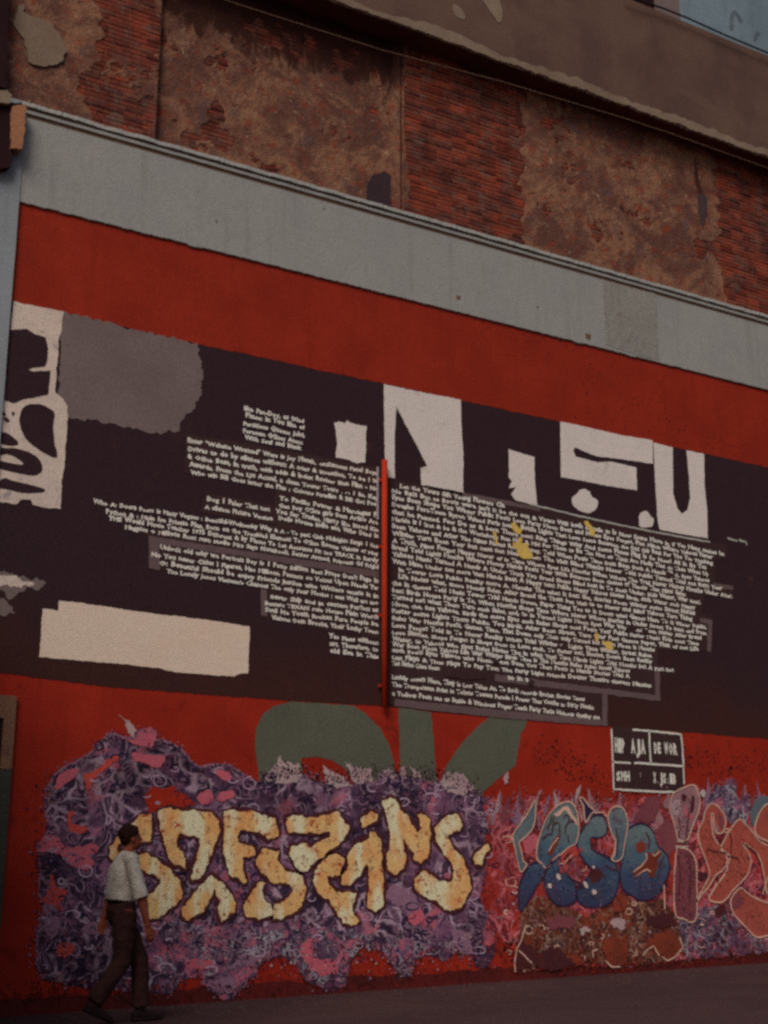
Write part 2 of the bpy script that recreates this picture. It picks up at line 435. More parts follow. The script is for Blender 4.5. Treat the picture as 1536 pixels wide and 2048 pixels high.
rg = random.Random(9)
V, F = [], []
for _ in range(900):
    x = rg.uniform(3.5, 17); y = -abs(rg.gauss(0, .8)) if rg.random() < .6 else rg.uniform(-5, 0)
    r_ = rg.uniform(.006, .018); b0 = len(V); z = gz(x)
    for k in range(4):
        th = k * 1.57 + rg.random(); V.append((x + math.cos(th) * r_, y + math.sin(th) * r_ * rg.uniform(.6, 1), z - .001))
    V.append((x, y, z + r_ * .6)); F += [(b0 + k, b0 + (k + 1) % 4, b0 + 4) for k in range(4)]
M['grit'] = paint('road grit', A(70, 56, 52), A(40, 30, 30), .6, .4, seed=61)
obj('grit', mesh('grit', V, F), M['grit'], kind='stuff', label='loose grit on the road along the foot of the wall')

# ---------------------------------------------------------------- the building
X0, X1 = 3.1, 22.0
B = empty('painted_building', (X0, 0, gz(X0)), 'old building with red and black painted mural wall, grey band and crumbling brick storey above', 'building')
B_inv = Matrix.Translation(-Vector(B.location))
_obj = obj
def obj(name, me, mat=None, parent=None, **props):
    o = _obj(name, me, mat, parent, **props)
    if parent is not None: 
        p = parent; base = Vector((0, 0, 0))
        while p.parent is not None: p = p.parent
        if parent.parent is None: o.location = -Vector(p.location)   # geometry is written in world coordinates
    return o

zc_top = at(768, 411, .06).z                # top of the moulding
z_band_top = zc_top - .16
z_red_top = at(768, 587, .03).z
z_ledge = at(1100, 161, .32).z
z_ledge_top = at(1400, 56, .32).z

# lower wall (painted red ground of the mural)
def strip_wall(name, x0, x1, z0f, z1, y0, y1, mat, nx=60, **props):
    V, F = [], []
    for i in range(nx + 1):
        x = x0 + (x1 - x0) * i / nx
        z0 = z0f(x)
        V += [(x, y0, z0), (x, y0, z1), (x, y1, z1), (x, y1, z0)]
    for i in range(nx):
        a = 4 * i; b = a + 4
        F += [(a, b, b + 1, a + 1), (a + 1, b + 1, b + 2, a + 2), (a + 2, b + 2, b + 3, a + 3), (a, a + 3, b + 3, b)]
    F += [(0, 1, 2, 3), (4 * nx, 4 * nx + 3, 4 * nx + 2, 4 * nx + 1)]
    return obj(name, mesh(name, V, F), mat, B, **props)
strip_wall('mural_wall', X0, X1, lambda x: gz(x) - .3, z_red_top + .2, 0.0, .5, M['red'], label='red painted lower wall of the mural')
# grey band: a coat of render standing proud, lower edge uneven
V, F = [], []
xs = np.arange(at(37, 420, .03).x - .02, X1, .03)
for i, x in enumerate(xs):
    j = .012 * mn.noise(Vector((x * 7, 0, 1))) + .010 * mn.noise(Vector((x * 28, 0, 4)))
    if mn.noise(Vector((x * 3.1, 5, 0))) > .35: j -= .012
    z = z_red_top + j
    V += [(x, -.035, z_band_top), (x, -.035, z + .006), (x, -.029, z), (x, 0.004, z - .002)]
for i in range(len(xs) - 1):
    a = 4 * i; b = a + 4
    F += [(a + 1, b + 1, b, a), (a + 2, b + 2, b + 1, a + 1), (a + 3, b + 3, b + 2, a + 2)]
obj('grey_band', mesh('grey_band', V, F), M['grey'], B)
# red upper stripe of the mural, a flatter red than the lower wall
RT = [(38, 400), (225, 446), (450, 504), (650, 553), (768, 586), (918, 623), (1053, 661), (1148, 686), (1318, 731), (1536, 793), (1640, 822)]
RB = [(1640, 956), (1536, 935), (1400, 905), (1275, 880), (1120, 843), (921, 800), (768, 767), (640, 741), (560, 722), (395, 688), (240, 652), (124, 624), (22, 603)]
# dark field
DB = [(0, 1345), (200, 1372), (400, 1388), (560, 1400), (768, 1412), (880, 1424), (1000, 1436), (1212, 1452), (1370, 1464), (1536, 1478), (1640, 1487)]
sheet('dark_field', [(22, 604)] + RB[::-1][1:] + DB[::-1] + [(-60, 1336), (-40, 604 + 0)], .004, M['dark'], B, .010, label='black brown painted field of the mural')
p0 = [(p[0], p[1] - 6) for p in RT]
sheet('red_stripe', p0 + RB, .006, M['red2'], B, .010, label='brick red stripe under the grey band')

# moulding over the band: fillets and grooves
def profile_run(name, prof, mat, x0, x1, parent, chip=.004, seed=1, nx=260):
    V, F = [], []; k = len(prof)
    for i in range(nx + 1):
        x = x0 + (x1 - x0) * i / nx
        for q, (y, z) in enumerate(prof):
            c = 0.0
            if 0 < q < k - 1: c = chip * (mn.noise(Vector((x * 6, q * .3, seed))) + .8 * mn.noise(Vector((x * 23, q, seed))))
            V.append((x, y - c, z + c * .7))
    for i in range(nx):
        for q in range(k - 1):
            a = i * k + q; F.append((a, a + 1, a + k + 1, a + k))
    return obj(name, mesh(name, V, F), mat, parent)
zt = zc_top
XP = at(50, 230, .06).x - .05
profile_run('moulding', [(.06, zt + .02), (-.075, zt), (-.085, zt - .055), (-.05, zt - .06)], M['grey'], XP, X1, B, .010, 1, 520)
profile_run('groove', [(-.05, zt - .058), (-.048, zt - .088)], M['rustline'], XP, X1, B, .0, 2)
profile_run('moulding', [(-.048, zt - .083), (-.062, zt - .085), (-.062, zt - .125), (-.04, zt - .13)], M['grey'], XP, X1, B, .003, 3)
profile_run('groove', [(-.0405, zt - .126), (-.0385, zt - .163)], M['rustline'], XP, X1, B, .0, 4)

# grey pier at the far left with the broken corbel on it
zl = at(20, 335, .06).z
V, F = [], []
xr = (at(36, 420, .05).x + at(12, 750, .05).x) / 2
for i in range(40):
    z = gz(X0) - .3 + (zt + .02 - gz(X0) + .3) * i / 39
    lean = .0 + .004 * mn.noise(Vector((0, z * 5, 2)))
    V += [(X0, -.05, z), (xr + lean, -.05, z), (xr + lean, .004, z)]
for i in range(39):
    a = 3 * i; F += [(a, a + 1, a + 4, a + 3), (a + 1, a + 2, a + 5, a + 4)]
obj('pier', mesh('pier', V, F), M['grey_left'], B, label='grey painted pier at the left edge')
def rock(name, pix, off, depth, mat, seed):
    lp = rag_loop(wall_xy(pix, off), .02, .03, seed)
    V, F = fill([lp], -off); n0 = len(lp); V = list(V)
    V += [(x, -off + depth, z) for x, z in lp]
    for i in range(n0): F.append((i, i + n0, (i + 1) % n0 + n0, (i + 1) % n0))
    return obj(name, mesh(name, V, F), mat, B)
rock('corbel_stone', [(-40, 205), (44, 205), (42, 250), (26, 300), (22, 334), (-40, 338)], .16, .13, M['darkgap'], 3)
rock('corbel_stone', [(24, 212), (52, 208), (50, 255), (44, 298), (22, 296), (22, 250)], .20, .15, M['tanstone'], 5)
rock('corbel_stone', [(-40, 180), (14, 181), (24, 190), (20, 206), (-40, 207)], .22, .18, M['lip'], 8)
rock('pier', [(-60, -60), (18, -60), (13, 176), (-60, 170)], .12, .2, M['darkgap'], 11)

# ---- brick storey
BX0, BX1 = 3.1, 17.6
bz0, bz1 = zt - .02, z_ledge + .05
bay0, bay1 = at(318, 150).x, at(812, 280).x      # recessed bay between two piers
def yface(x):
    if bay0 < x < bay1: return .14
    return .05
CH, BL, JT = .062, .245, .010
# what the plaster still covers: >0 covered
reg = [(at(180, 100).x, at(318, 100).x, -.50), (at(830, 250).x, at(1050, 300).x, -.85), (at(1440, 430).x, 40, -.55),
       (at(1040, 300).x, at(1440, 400).x, .46), (bay0, bay1, .50), (0, at(180, 100).x, .7)]
def cover(x, z):
    base = 0.0; s = 0.0
    for a, b, v in reg:
        wv = .22 * mn.noise(Vector((z * 2.1, a, 7))) + .10 * mn.noise(Vector((z * 8, a, 7))); wb = .22 * mn.noise(Vector((z * 2.1, b, 7))) + .10 * mn.noise(Vector((z * 8, b, 7)))
        if abs(a - bay0) < .01 or abs(a - bay1) < .3: wv = 0
        if abs(b - bay0) < .01 or abs(b - bay1) < .01: wb = 0
        k = max(0, min(1, (x - a - wv) / .25 + .5)) * max(0, min(1, (b + wb - x) / .25 + .5)); base += v * k
    n = mn.fractal(Vector((x * 1.5, 3.1, z * 1.5)), .8, 2.1, 6) * .75 + mn.fractal(Vector((x * 6, 1.1, z * 6)), .9, 2.1, 4) * .28
    h = (z - bz0) / (bz1 - bz0)
    # the brick shows more near the foot of the bay
    if bay0 < x < bay1: base -= .30 * max(0, 1 - h * 2.2)
    return base + n
# backing wall
V, F = [], []
box_into(V, F, BX0, bay0, .058, .5, bz0, bz1 + .3); box_into(V, F, bay0, bay1, .148, .5, bz0, bz1 + .3); box_into(V, F, bay1, X1, .058, .5, bz0, bz1 + .3)
BW = obj('brick_wall', mesh('brick_wall', V, F), M['mortar'], B, label='crumbling brick storey under the ledge')
protos = []
for k in range(8):
    bm = bmesh.new(); L = BL - JT; H = CH - JT
    bmesh.ops.create_cube(bm, size=1)
    rnd = random.Random(k)
    for v_ in bm.verts:
        v_.co = Vector((v_.co.x * L, v_.co.y * .05, v_.co.z * H)) + Vector((rnd.uniform(-.005, .005), rnd.uniform(-.003, .003), rnd.uniform(-.003, .003)))
    me = from_bm('brick', bm); me.materials.append(M['brick'] if k % 4 else M['brick2']); protos.append(me)
slots = []
nrow = int((bz1 - bz0) / CH) + 1
for r in range(nrow):
    z = bz0 + (r + .5) * CH
    x = BX0 + (BL / 2 if r % 2 else 0) + random.uniform(-.02, .02)
    while x < BX1:
        L = BL
        f = yface(x + L / 2)
        edge_hit = any(abs(e - x - L / 2) < L / 2 for e in (bay0, bay1))
        if edge_hit:
            e = bay0 if abs(bay0 - x - L / 2) < L / 2 else bay1
            for a, b in ((x, e), (e, x + L)):
                if b - a > .03: slots.append(((a + b) / 2, z, (b - a - .004) / (BL - JT), yface((a + b) / 2)))
        else: slots.append((x + L / 2, z, 1.0, f))
        x += L
def vis(s): return -(cover(s[0], s[1])) / (1 + .05 * s[0])
slots_o = sorted(slots, key=lambda s: -vis(s))
near = set(id(s) for s in slots_o[:296])
VB, FB = [[], []], [[], []]
for s in slots:
    x, z, sc, f = s
    jy = random.uniform(-.005, .005)
    if id(s) in near:
        o = bpy.data.objects.new('brick', random.choice(protos)); COL.objects.link(o)
        o.parent = BW; o.location = (x, f + .022 + jy, z); o.scale = (sc, 1, 1)
        o.rotation_euler = (random.uniform(-.03, .03), random.uniform(-.012, .012), random.uniform(-.02, .02))
    else:
        k = 0 if random.random() > .3 else 1
        h = (CH - JT) / 2; L = (BL - JT) * sc / 2; j = lambda: random.uniform(-.004, .004)
        box_into(VB[k], FB[k], x - L + j(), x + L + j(), f + jy - .005, f + .05, z - h + j() * .6, z + h + j() * .6)
for k in range(2):
    o = obj('brick_courses', mesh('brick_courses', VB[k], FB[k]), M['brick' if k == 0 else 'brick2'], BW, kind='stuff')

# plaster that still clings to the bricks
t, col = _pl
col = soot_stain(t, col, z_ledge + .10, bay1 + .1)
M['plaster'] = t.done(t.grain(col, .35), .92, t.noise(20, 8, .75), .7, .02)
def plaster(x0, x1, yb, name='plaster'):
    st = .022
    nx = int((x1 - x0) / st) + 1; nz = int((bz1 - bz0) / st) + 1
    V, F = [], []
    keep = np.zeros((nz + 1, nx + 1), bool)
    for j in range(nz + 1):
        z = bz0 + (bz1 - bz0) * j / nz
        for i in range(nx + 1):
            x = x0 + (x1 - x0) * i / nx
            c = cover(x, z)
            th = max(-.034, min(.007, c * .22)) + (.006 * mn.noise(Vector((x * 9, 2, z * 9))) + .004 * mn.noise(Vector((x * 30, 2, z * 30))))
            keep[j, i] = th > -.026
            V.append((x, yb - .006 - th, z))
    for j in range(nz):
        for i in range(nx):
            a = j * (nx + 1) + i
            if keep[j, i] or keep[j, i + 1] or keep[j + 1, i] or keep[j + 1, i + 1]:
                F.append((a, a + 1, a + nx + 2, a + nx + 1))
    return obj(name, mesh(name, V, F), M['plaster'], BW)
plaster(BX0, bay0, .05); plaster(bay0 + .004, bay1 - .004, .14); plaster(bay1, BX1, .05)
# reveals of the bay
for e, s in ((bay0, 1), (bay1, -1)):
    V, F = [], []
    for j in range(60):
        z = bz0 + (bz1 - bz0) * j / 59
        for q, y in enumerate((.035, .08, .15)):
            V.append((e + s * (.004 + .012 * abs(mn.noise(Vector((y * 20, z * 6, e))))), y, z))
    for j in range(59):
        for q in range(2):
            a = j * 3 + q; F.append((a, a + 1, a + 4, a + 3))
    obj('reveal', mesh('reveal', V, F), M['plaster'], BW)
# rendered pilaster strip at the right jamb of the bay
sheet_p = rag_loop([(bay1 - .17, bz0), (bay1 - .04, bz0), (bay1 - .04, bz1), (bay1 - .17, bz1)], .012, .05, 4)
V, F = fill([sheet_p], .085); n0 = len(V)
V += [(x, .15, z) for x, z in sheet_p]; F += [(i, i + n0, (i + 1) % n0 + n0, (i + 1) % n0) for i in range(n0)]
obj('jamb_strip', mesh('jamb_strip', V, F), M['plaster'], BW)
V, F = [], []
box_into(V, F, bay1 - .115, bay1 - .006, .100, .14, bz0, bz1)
obj('painted_groove_shade', mesh('painted_groove_shade', V, F), M['soffit'], BW)  # solid dark strip: the shade of the groove is put into its colour
# patches
for pix, y, m in (
    (Z(0, 0, 5.12, [(190, 40), (240, 60), (270, 130), (470, 200), (540, 260), (600, 340), (680, 500), (650, 590), (560, 660), (330, 650), (290, 520), (240, 400), (150, 240), (150, 180)]), .012, 'lip'),
    ([(748, 352), (764, 340), (784, 336), (792, 352), (792, 380), (790, 424), (764, 420), (748, 406), (742, 380)], .112, 'hole'),  # flat dark patch in place of a hole, its shade painted in
    ([(1392, 318), (1397, 340), (1404, 372), (1410, 384), (1402, 392), (1394, 360)], .030, 'soffit'),
    ([(1398, 392), (1414, 390), (1416, 415), (1408, 455), (1402, 435)], .026, 'smudge2'),
    ([(1036, 205), (1042, 205), (1044, 248), (1036, 246)], .026, 'soffit')):
    lp = rag_loop([(at(*p).x, at(*p).z) for p in pix], .03, .03, y * 100, True)
    V, F = fill([lp], y); n0 = len(V)
    V = list(V) + [(x, y + .03, z) for x, z in lp]; F += [(i, i + n0, (i + 1) % n0 + n0, (i + 1) % n0) for i in range(n0)]
    obj('plaster_patch', mesh('plaster_patch', V, F), M[m], BW)

# ---- ledge (projecting rendered slab) with broken lower edge
yl = -.32
V, F = [], []
xs = np.arange(BX0, X1, .035); rows = 9
for i, x in enumerate(xs):
    j = .022 * mn.noise(Vector((x * 1.3, 0, 1))) + .020 * mn.noise(Vector((x * 5, 0, 4))) + .016 * mn.noise(Vector((x * 19, 0, 4)))
    ze = z_ledge + j
    V.append((x, .06, z_ledge + .035)); V.append((x, yl + .03, ze + .03)); V.append((x, yl + .008, ze + .01))
    for q in range(rows):
        z = ze + .03 + (z_ledge_top - ze - .03) * q / (rows - 1)
        V.append((x, yl + .006 * mn.noise(Vector((x * 2, 1, z * 2))), z))
    V.append((x, .3, z_ledge_top + .01))
K = rows + 4
for i in range(len(xs) - 1):
    for q in range(K - 1):
        a = i * K + q; F.append((a, a + K, a + K + 1, a + 1))
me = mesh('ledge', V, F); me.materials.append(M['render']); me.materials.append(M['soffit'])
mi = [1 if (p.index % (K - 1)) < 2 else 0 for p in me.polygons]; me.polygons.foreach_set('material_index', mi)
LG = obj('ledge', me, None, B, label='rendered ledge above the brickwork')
# pale lip of newer plaster on the lower edge, thick and thin
V, F = [], []
for i, x in enumerate(xs):
    j = .022 * mn.noise(Vector((x * 1.3, 0, 1))) + .020 * mn.noise(Vector((x * 5, 0, 4))) + .016 * mn.noise(Vector((x * 19, 0, 4)))
    a = z_ledge + j + .02 + .04 * max(0, mn.noise(Vector((x * 2.3, 3, 3))) + .1) + .02 * mn.noise(Vector((x * 16, 3, 3)))
    b = z_ledge + j + .17 + .10 * mn.noise(Vector((x * .9, 7, 3))) + .05 * mn.noise(Vector((x * 6, 7, 3)))
    b = max(b, a + .01)
    V += [(x, yl + .002, a), (x, yl - .016, a + .008), (x, yl - .013, b - .006), (x, yl + .004, b)]
for i in range(len(xs) - 1):
    for q in range(3):
        a = i * 4 + q; F.append((a, a + 4, a + 5, a + 1))
obj('plaster_lip', mesh('plaster_lip', V, F), M['lip'], LG)
for pix in ([(990, -10), (1004, 20), (1000, 46), (985, 30), (965, 0), (960, -10)], [(908, 8), (925, 20), (930, 38), (915, 34), (905, 20)]):
    sheet('plaster_patch', pix, .326, M['lip'], LG, .02, smooth=True)

# ---- pale blue storey over the ledge
zb = z_ledge_top
V, F = [], []
box_into(V, F, at(1366, 20, .05).x, X1, -.05, .5, zb - .02, zb + 4)
obj('upper_wall', mesh('upper_wall', V, F), M['paleblue'], B, label='pale blue painted wall above the ledge')
V, F = [], []
box_into(V, F, at(1322, 10, .05).x, at(1366, 20, .05).x - .003, 0.02, .5, zb - .02, zb + 4)
obj('upper_wall', mesh('upper_wall', V, F), M['smudge'], B, label='mauve grey strip beside the pale blue wall')
V, F = [], []
box_into(V, F, BX0, at(1322, 10, .05).x - .003, .10, .5, zb - .02, zb + 4)
obj('upper_wall', mesh('upper_wall', V, F), M['darkgap'], B, label='dark recess above the ledge')
xa, xb = at(1368, 45, .30).x, X1
V, F = [], []
box_into(V, F, xa, xb, -.30, -.05, zb - .005, zb + .05)
obj('sill', mesh('sill', V, F), M['paleblue'], B)
# stains on the blue wall are patches of grown algae
multi('stain', [Z(1200, 0, 4.57, [(1180, 230), (1200, 120), (1230, 90), (1260, 120), (1290, 170), (1290, 220), (1270, 190), (1230, 120), (1215, 200), (1230, 260), (1200, 270)]),
                Z(1200, 0, 4.57, [(1410, 320), (1430, 280), (1470, 300), (1450, 330), (1430, 370), (1400, 380)])], .054, M['bluegrey'], B, .03, smooth=True)

# repairs and knocks in the grey band
M['repair'] = paint('rough grey repair', A(109, 105, 99), A(102, 98, 93), .6, .45, dirt=A(84, 78, 72), streak=.4, seed=51)
sheet('repair_patch', [(1206, 560), (1312, 588), (1318, 720), (1262, 706), (1212, 690)], .039, M['repair'], B, .02, .03)
multi('chip', [[(912, 590), (922, 592), (920, 599), (914, 598)], [(1170, 666), (1182, 669), (1180, 680), (1172, 676)], [(430, 440), (436, 441), (434, 446)], [(1072, 612), (1077, 612), (1076, 617)], [(645, 415), (650, 416), (649, 420)]], .040, M['rustline'], B, .006, .01)

# ---- doorway at the left edge
dx = at(33, 1394, .03).x
V, F = [], []
zd = at(30, 1392, .04).z
box_into(V, F, X0 + .2, dx, -.05, -.001, zd - .24, zd)
box_into(V, F, dx - .12, dx, -.05, -.001, zd - .75, zd - .24)
M['doortan'] = paint('faded tan frame', A(104, 74, 56), A(82, 56, 44), .6, .4, dirt=A(60, 42, 36), seed=63)
M['doorgreen'] = paint('grey green frame', A(58, 56, 46), A(46, 44, 38), .6, .4, seed=64)
obj('door_frame', mesh('door_frame', V, F), M['doortan'], B)
V, F = [], []
box_into(V, F, dx - .12, dx, -.05, -.001, gz(dx), zd - .755)
obj('door_frame', mesh('door_frame', V, F), M['doorgreen'], B, label='grey green lower part of the frame')
V, F = [], []
box_into(V, F, X0 + .2, dx - .123, -.03, -.001, gz(dx) - .01, zd - .243)
obj('door', mesh('door', V, F), M['darkgap'], B)

# ================================================================ mural: upper part
MW = [o for o in B.children if o.name.startswith('dark_field')][0]
sheet('grey_smudge', Z(0, 512, 2, [(250, 222), (400, 258), (560, 300), (720, 335), (790, 352), (800, 400), (812, 470), (800, 560), (770, 620), (730, 650), (715, 700), (620, 710), (540, 690), (430, 665), (350, 655), (262, 650), (250, 600), (235, 560), (240, 400)]),
      .008, M['smudge'], MW, .035, .02)
# white panel with cut-out dark shapes at the left
ZL = lambda pts: Z(0, 580, 4.267, pts)
outer = ZL([(115, 95), (300, 135), (545, 185), (530, 300), (505, 420), (490, 600), (475, 800), (470, 880), (530, 920), (575, 990), (575, 1180), (560, 1290), (550, 1500), (525, 1640), (520, 1870), (400, 1860), (280, 1835), (262, 1790), (180, 1790), (140, 1830), (0, 1810), (-60, 1800), (-60, 960), (30, 930), (30, 940), (90, 335), (105, 200)])
sheet('white_panel', outer, .012, M['white_blotch'], MW, .012, .025)
for nm, pts in (('a', [(78, 340), (230, 330), (290, 370), (390, 405), (408, 500), (405, 590), (385, 650), (270, 665), (235, 680), (280, 695), (430, 685), (420, 800), (410, 890), (330, 910), (200, 930), (120, 965), (36, 940), (50, 700), (65, 500)]),
                ('b', [(165, 1100), (190, 1010), (260, 975), (360, 980), (440, 1020), (465, 1060), (455, 1160), (465, 1300), (490, 1420), (430, 1420), (330, 1360), (230, 1280), (180, 1190)]),
                ('c', [(-40, 1220), (20, 1210), (90, 1240), (155, 1300), (120, 1330), (40, 1320), (-40, 1290)]),
                ('d', [(-40, 1345), (60, 1345), (180, 1360), (280, 1400), (350, 1470), (360, 1540), (300, 1580), (200, 1570), (60, 1540), (-40, 1510), (-40, 1455), (60, 1470), (190, 1490), (180, 1460), (120, 1420), (50, 1400), (-40, 1410)]),
                ('e', [(-40, 1650), (40, 1605), (120, 1630), (260, 1660), (375, 1700), (350, 1725), (200, 1730), (60, 1700), (-40, 1680)]),
                ('f', [(25, 1040), (50, 1050), (40, 1075), (25, 1065)]), ('g', [(100, 1040), (125, 1045), (110, 1075)]), ('h', [(30, 1090), (60, 1090), (80, 1120), (50, 1125)])):
    sheet('painted_figure', ZL(pts), .016, M['dark'], MW, .006, .025, smooth=nm != 'a')
multi('white_scuff', [Z(0, 1024, 2, [(-30, 235), (40, 245), (100, 265), (150, 270), (180, 280), (160, 310), (110, 300), (70, 330), (40, 350), (10, 320), (-30, 300)]),
                      Z(0, 1024, 2, [(-30, 350), (20, 355), (60, 400), (30, 415), (-30, 410)])], .008, M['smudge'], MW, .04, .02)
multi('white_scuff', [Z(0, 1024, 2, [(-30, 245), (40, 255), (100, 275), (140, 285), (60, 300), (10, 290), (-30, 280)])], .010, M['white_blotch'], MW, .04, .02)
sheet('white_bar', Z(0, 1024, 2, [(237, 353), (400, 375), (600, 405), (800, 428), (998, 458), (998, 500), (992, 645), (960, 645), (935, 658), (850, 652), (700, 640), (650, 628), (500, 608), (360, 598), (158, 580), (165, 480), (170, 385), (232, 395)]),
      .008, M['cream'], MW, .009, .03)
# big white letters
ZT = lambda pts: Z(740, 740, 2.194, pts)
sheet('painted_letter', [ZT([(60, 62), (200, 92), (398, 130), (402, 250), (410, 380), (408, 530), (415, 548), (300, 525), (225, 505), (222, 430), (250, 420), (215, 350), (115, 160), (108, 300), (108, 440), (110, 475), (80, 470), (65, 380), (62, 200)])], .008, M['white'], MW, .007, label='large white painted letter N')
sheet('painted_letter', Z(480, 780, 4.04, [(760, 265), (800, 255), (850, 272), (868, 245), (900, 268), (980, 290), (1025, 295), (1015, 400), (1020, 480), (1010, 580), (940, 590), (860, 560), (770, 545), (785, 450), (775, 330)]), .008, M['white'], MW, .012, .02, label='ragged white painted square')
sheet('painted_letter', ZT([(608, 348), (722, 382), (722, 480), (735, 598), (690, 585), (640, 572), (618, 545), (640, 515), (608, 518), (622, 490), (610, 470)]), .008, M['white'], MW, .008, .02, label='white painted stump of a letter')
sheet('painted_letter', [ZT([(835, 225), (950, 250), (1100, 285), (1240, 308), (1242, 412), (1110, 392), (990, 378), (900, 340), (892, 355), (905, 380), (1000, 405), (1060, 402), (1168, 428), (1172, 528), (1040, 508), (900, 480), (838, 470), (836, 350)])], .008, M['white'], MW, .007, .025, label='large white painted letter E')
sheet('painted_letter', [ZT([(1244, 318), (1328, 340), (1330, 450), (1330, 540), (1348, 605), (1368, 630), (1392, 615), (1405, 560), (1398, 450), (1388, 352), (1466, 368), (1468, 500), (1480, 620), (1482, 738), (1400, 725), (1270, 700), (1262, 660), (1255, 550), (1248, 430)])], .008, M['white'], MW, .006, .025, label='large white painted letter U')
sheet('paint_spot', ZT([(888, 570), (905, 540), (935, 520), (960, 530), (975, 555), (998, 575), (995, 605), (965, 628), (925, 618), (895, 600)]), .008, M['bluegrey' if 0 else 'white'], MW, .015, .02, True)
sheet('paint_spot', ZT([(1180, 655), (1185, 630), (1212, 618), (1230, 640), (1245, 655), (1238, 685), (1210, 690), (1182, 685)]), .008, M['white'], MW, .012, .02, True)

# ---- text panels
PX, PY = 785, 967
right_end = [(1440, 1096), (1449, 1110), (1426, 1129), (1413, 1141), (1418, 1152), (1419, 1164), (1445, 1177), (1466, 1190), (1372, 1192), (1402, 1213), (1391, 1223), (1385, 1244), (1413, 1259), (1413, 1274), (1403, 1284), (1398, 1296), (1310, 1302), (1305, 1319), (1348, 1339), (1260, 1349), (1308, 1369), (1303, 1381), (1170, 1401), (1188, 1416), (1200, 1434)]
sheet('text_panel', [(778, 960), (860, 972), (925, 985), (1010, 1000), (1080, 1016), (1250, 1050), (1400, 1082), (1452, 1090), (1452, 1118), (1432, 1120), (1430, 1162), (1468, 1175), (1466, 1196), (1408, 1190), (1406, 1226), (1424, 1232), (1418, 1302), (1318, 1300), (1314, 1330), (1350, 1336), (1318, 1345), (1316, 1398), (1210, 1385), (1212, 1448), (1000, 1428), (778, 1408)], .008, M['textbg'], MW, .008)
sheet('text_panel', [(372, 868), (480, 884), (610, 908), (765, 938), (765, 1282), (700, 1262), (655, 1262), (640, 1258), (522, 1235), (522, 1178), (500, 1168), (298, 1136), (300, 1072), (250, 1060), (400, 1075), (556, 1050), (400, 1025), (410, 985), (548, 1010), (552, 975), (368, 945)], .0065, M['textbg'], MW, .008)
multi('panel_edge', [[(298, 1072), (500, 1103), (757, 1142), (757, 1156), (500, 1116), (318, 1088), (320, 1140), (298, 1136)],
                     [(790, 1398), (1000, 1420), (1205, 1440), (1205, 1380), (1215, 1380), (1215, 1452), (1000, 1436), (788, 1412)],
                     [(990, 1348), (1310, 1390), (1310, 1340), (1320, 1340), (1320, 1402), (990, 1362)],
                     [(522, 1178), (534, 1180), (534, 1232), (522, 1230)],
                     [(1400, 1236), (1425, 1240), (1422, 1304), (1414, 1302), (1416, 1248), (1400, 1244)],
                     [(1425, 1165), (1466, 1172), (1466, 1180), (1440, 1178)],
                     [(925, 985), (1010, 1000), (1080, 1016), (1080, 1022), (1000, 1008), (925, 992)]], .010, M['textgrey'], MW, .010, .03)
lines('white_rule', [[(1060, 1008), (1150, 1030), (1240, 1050), (1330, 1068), (1420, 1084)]], 3.0, .011, M['line'], MW)
lines('white_rule', [[(1455, 1076), (1475, 1082)], [(1478, 1080), (1492, 1084), (1494, 1090)]], 3.0, .011, M['line'], MW)

VOC = ("the who from You not best Down Time Thing House Turned Never Rules but Have what Forgot To The some Public Minds Thanks Been only Yahoos Past Moon in Dogs "
       "War Winter Year Reality Paper With Street Where more Told When such Films Money Kids Been After next Love and the is of A to in It That Them Turn Poets Music "
       "Months Tower Between Then Life Sales Trial Visit Under Stories Happy Party Hands Bread Rent Notes Water Eyes Never Truth Games Shops Birds Lights Faster Blind").split()
rv = random.Random(5)
def words(nch):
    out = []; n = 0
    while n < nch:
        w_ = rv.choice(VOC); 
        if rv.random() < .08: w_ += rv.choice([',', '.', ','])
        out.append(w_); n += len(w_) + 1
    return ' '.join(out)
dg = None
def text_mesh(body):
    cu = bpy.data.curves.new('t', 'FONT'); cu.body = body; cu.size = 1.0; cu.resolution_u = 1
    cu.offset = .055; cu.space_character = 1.0; cu.space_word = 1.6
    o = bpy.data.objects.new('t', cu); COL.objects.link(o)
    bpy.context.view_layer.update()
    me = bpy.data.meshes.new_from_object(o.evaluated_get(bpy.context.evaluated_depsgraph_get()))
    bpy.data.objects.remove(o); bpy.data.curves.remove(cu)
    return me
def text_line(body, x0, y0, x1, y1, hpx, mat, parent, off=.014, wob=1.0, name='text_line', kind='stuff'):
    me = text_mesh(body)
    n = len(me.vertices); a = np.empty(n * 3, np.float32); me.vertices.foreach_get('co', a); a = a.reshape(-1, 3)
    mnx, mxx = a[:, 0].min(), a[:, 0].max()
    P0, P1 = at(x0, y0, off), at(x1, y1, off)
    up_ = at(x0, y0 - hpx, off).z - P0.z
    u = (a[:, 0] - mnx) / (mxx - mnx); v_ = a[:, 1] / .72
    sd_ = random.random() * 40
    X = P0.x + (P1.x - P0.x) * u; Zb = P0.z + (P1.z - P0.z) * u
    out = np.empty_like(a)
    for i in range(n):
        wv = mn.noise(Vector((X[i] * 5, sd_, 0))); w2 = mn.noise(Vector((X[i] * 22, sd_, v_[i] * 1.5))); w3 = mn.noise(Vector((X[i] * 24, sd_ + 9, v_[i] * 2)))
        out[i] = (X[i] + .006 * wob * w2, -off, Zb[i] + v_[i] * up_ * (1 + .28 * wob * wv) + .010 * wob * wv + .006 * wob * w3)
    me.vertices.foreach_set('co', out.ravel()); me.update()
    return obj(name, me, mat, parent, **({'kind': kind} if kind else {}))
HT = 8.9
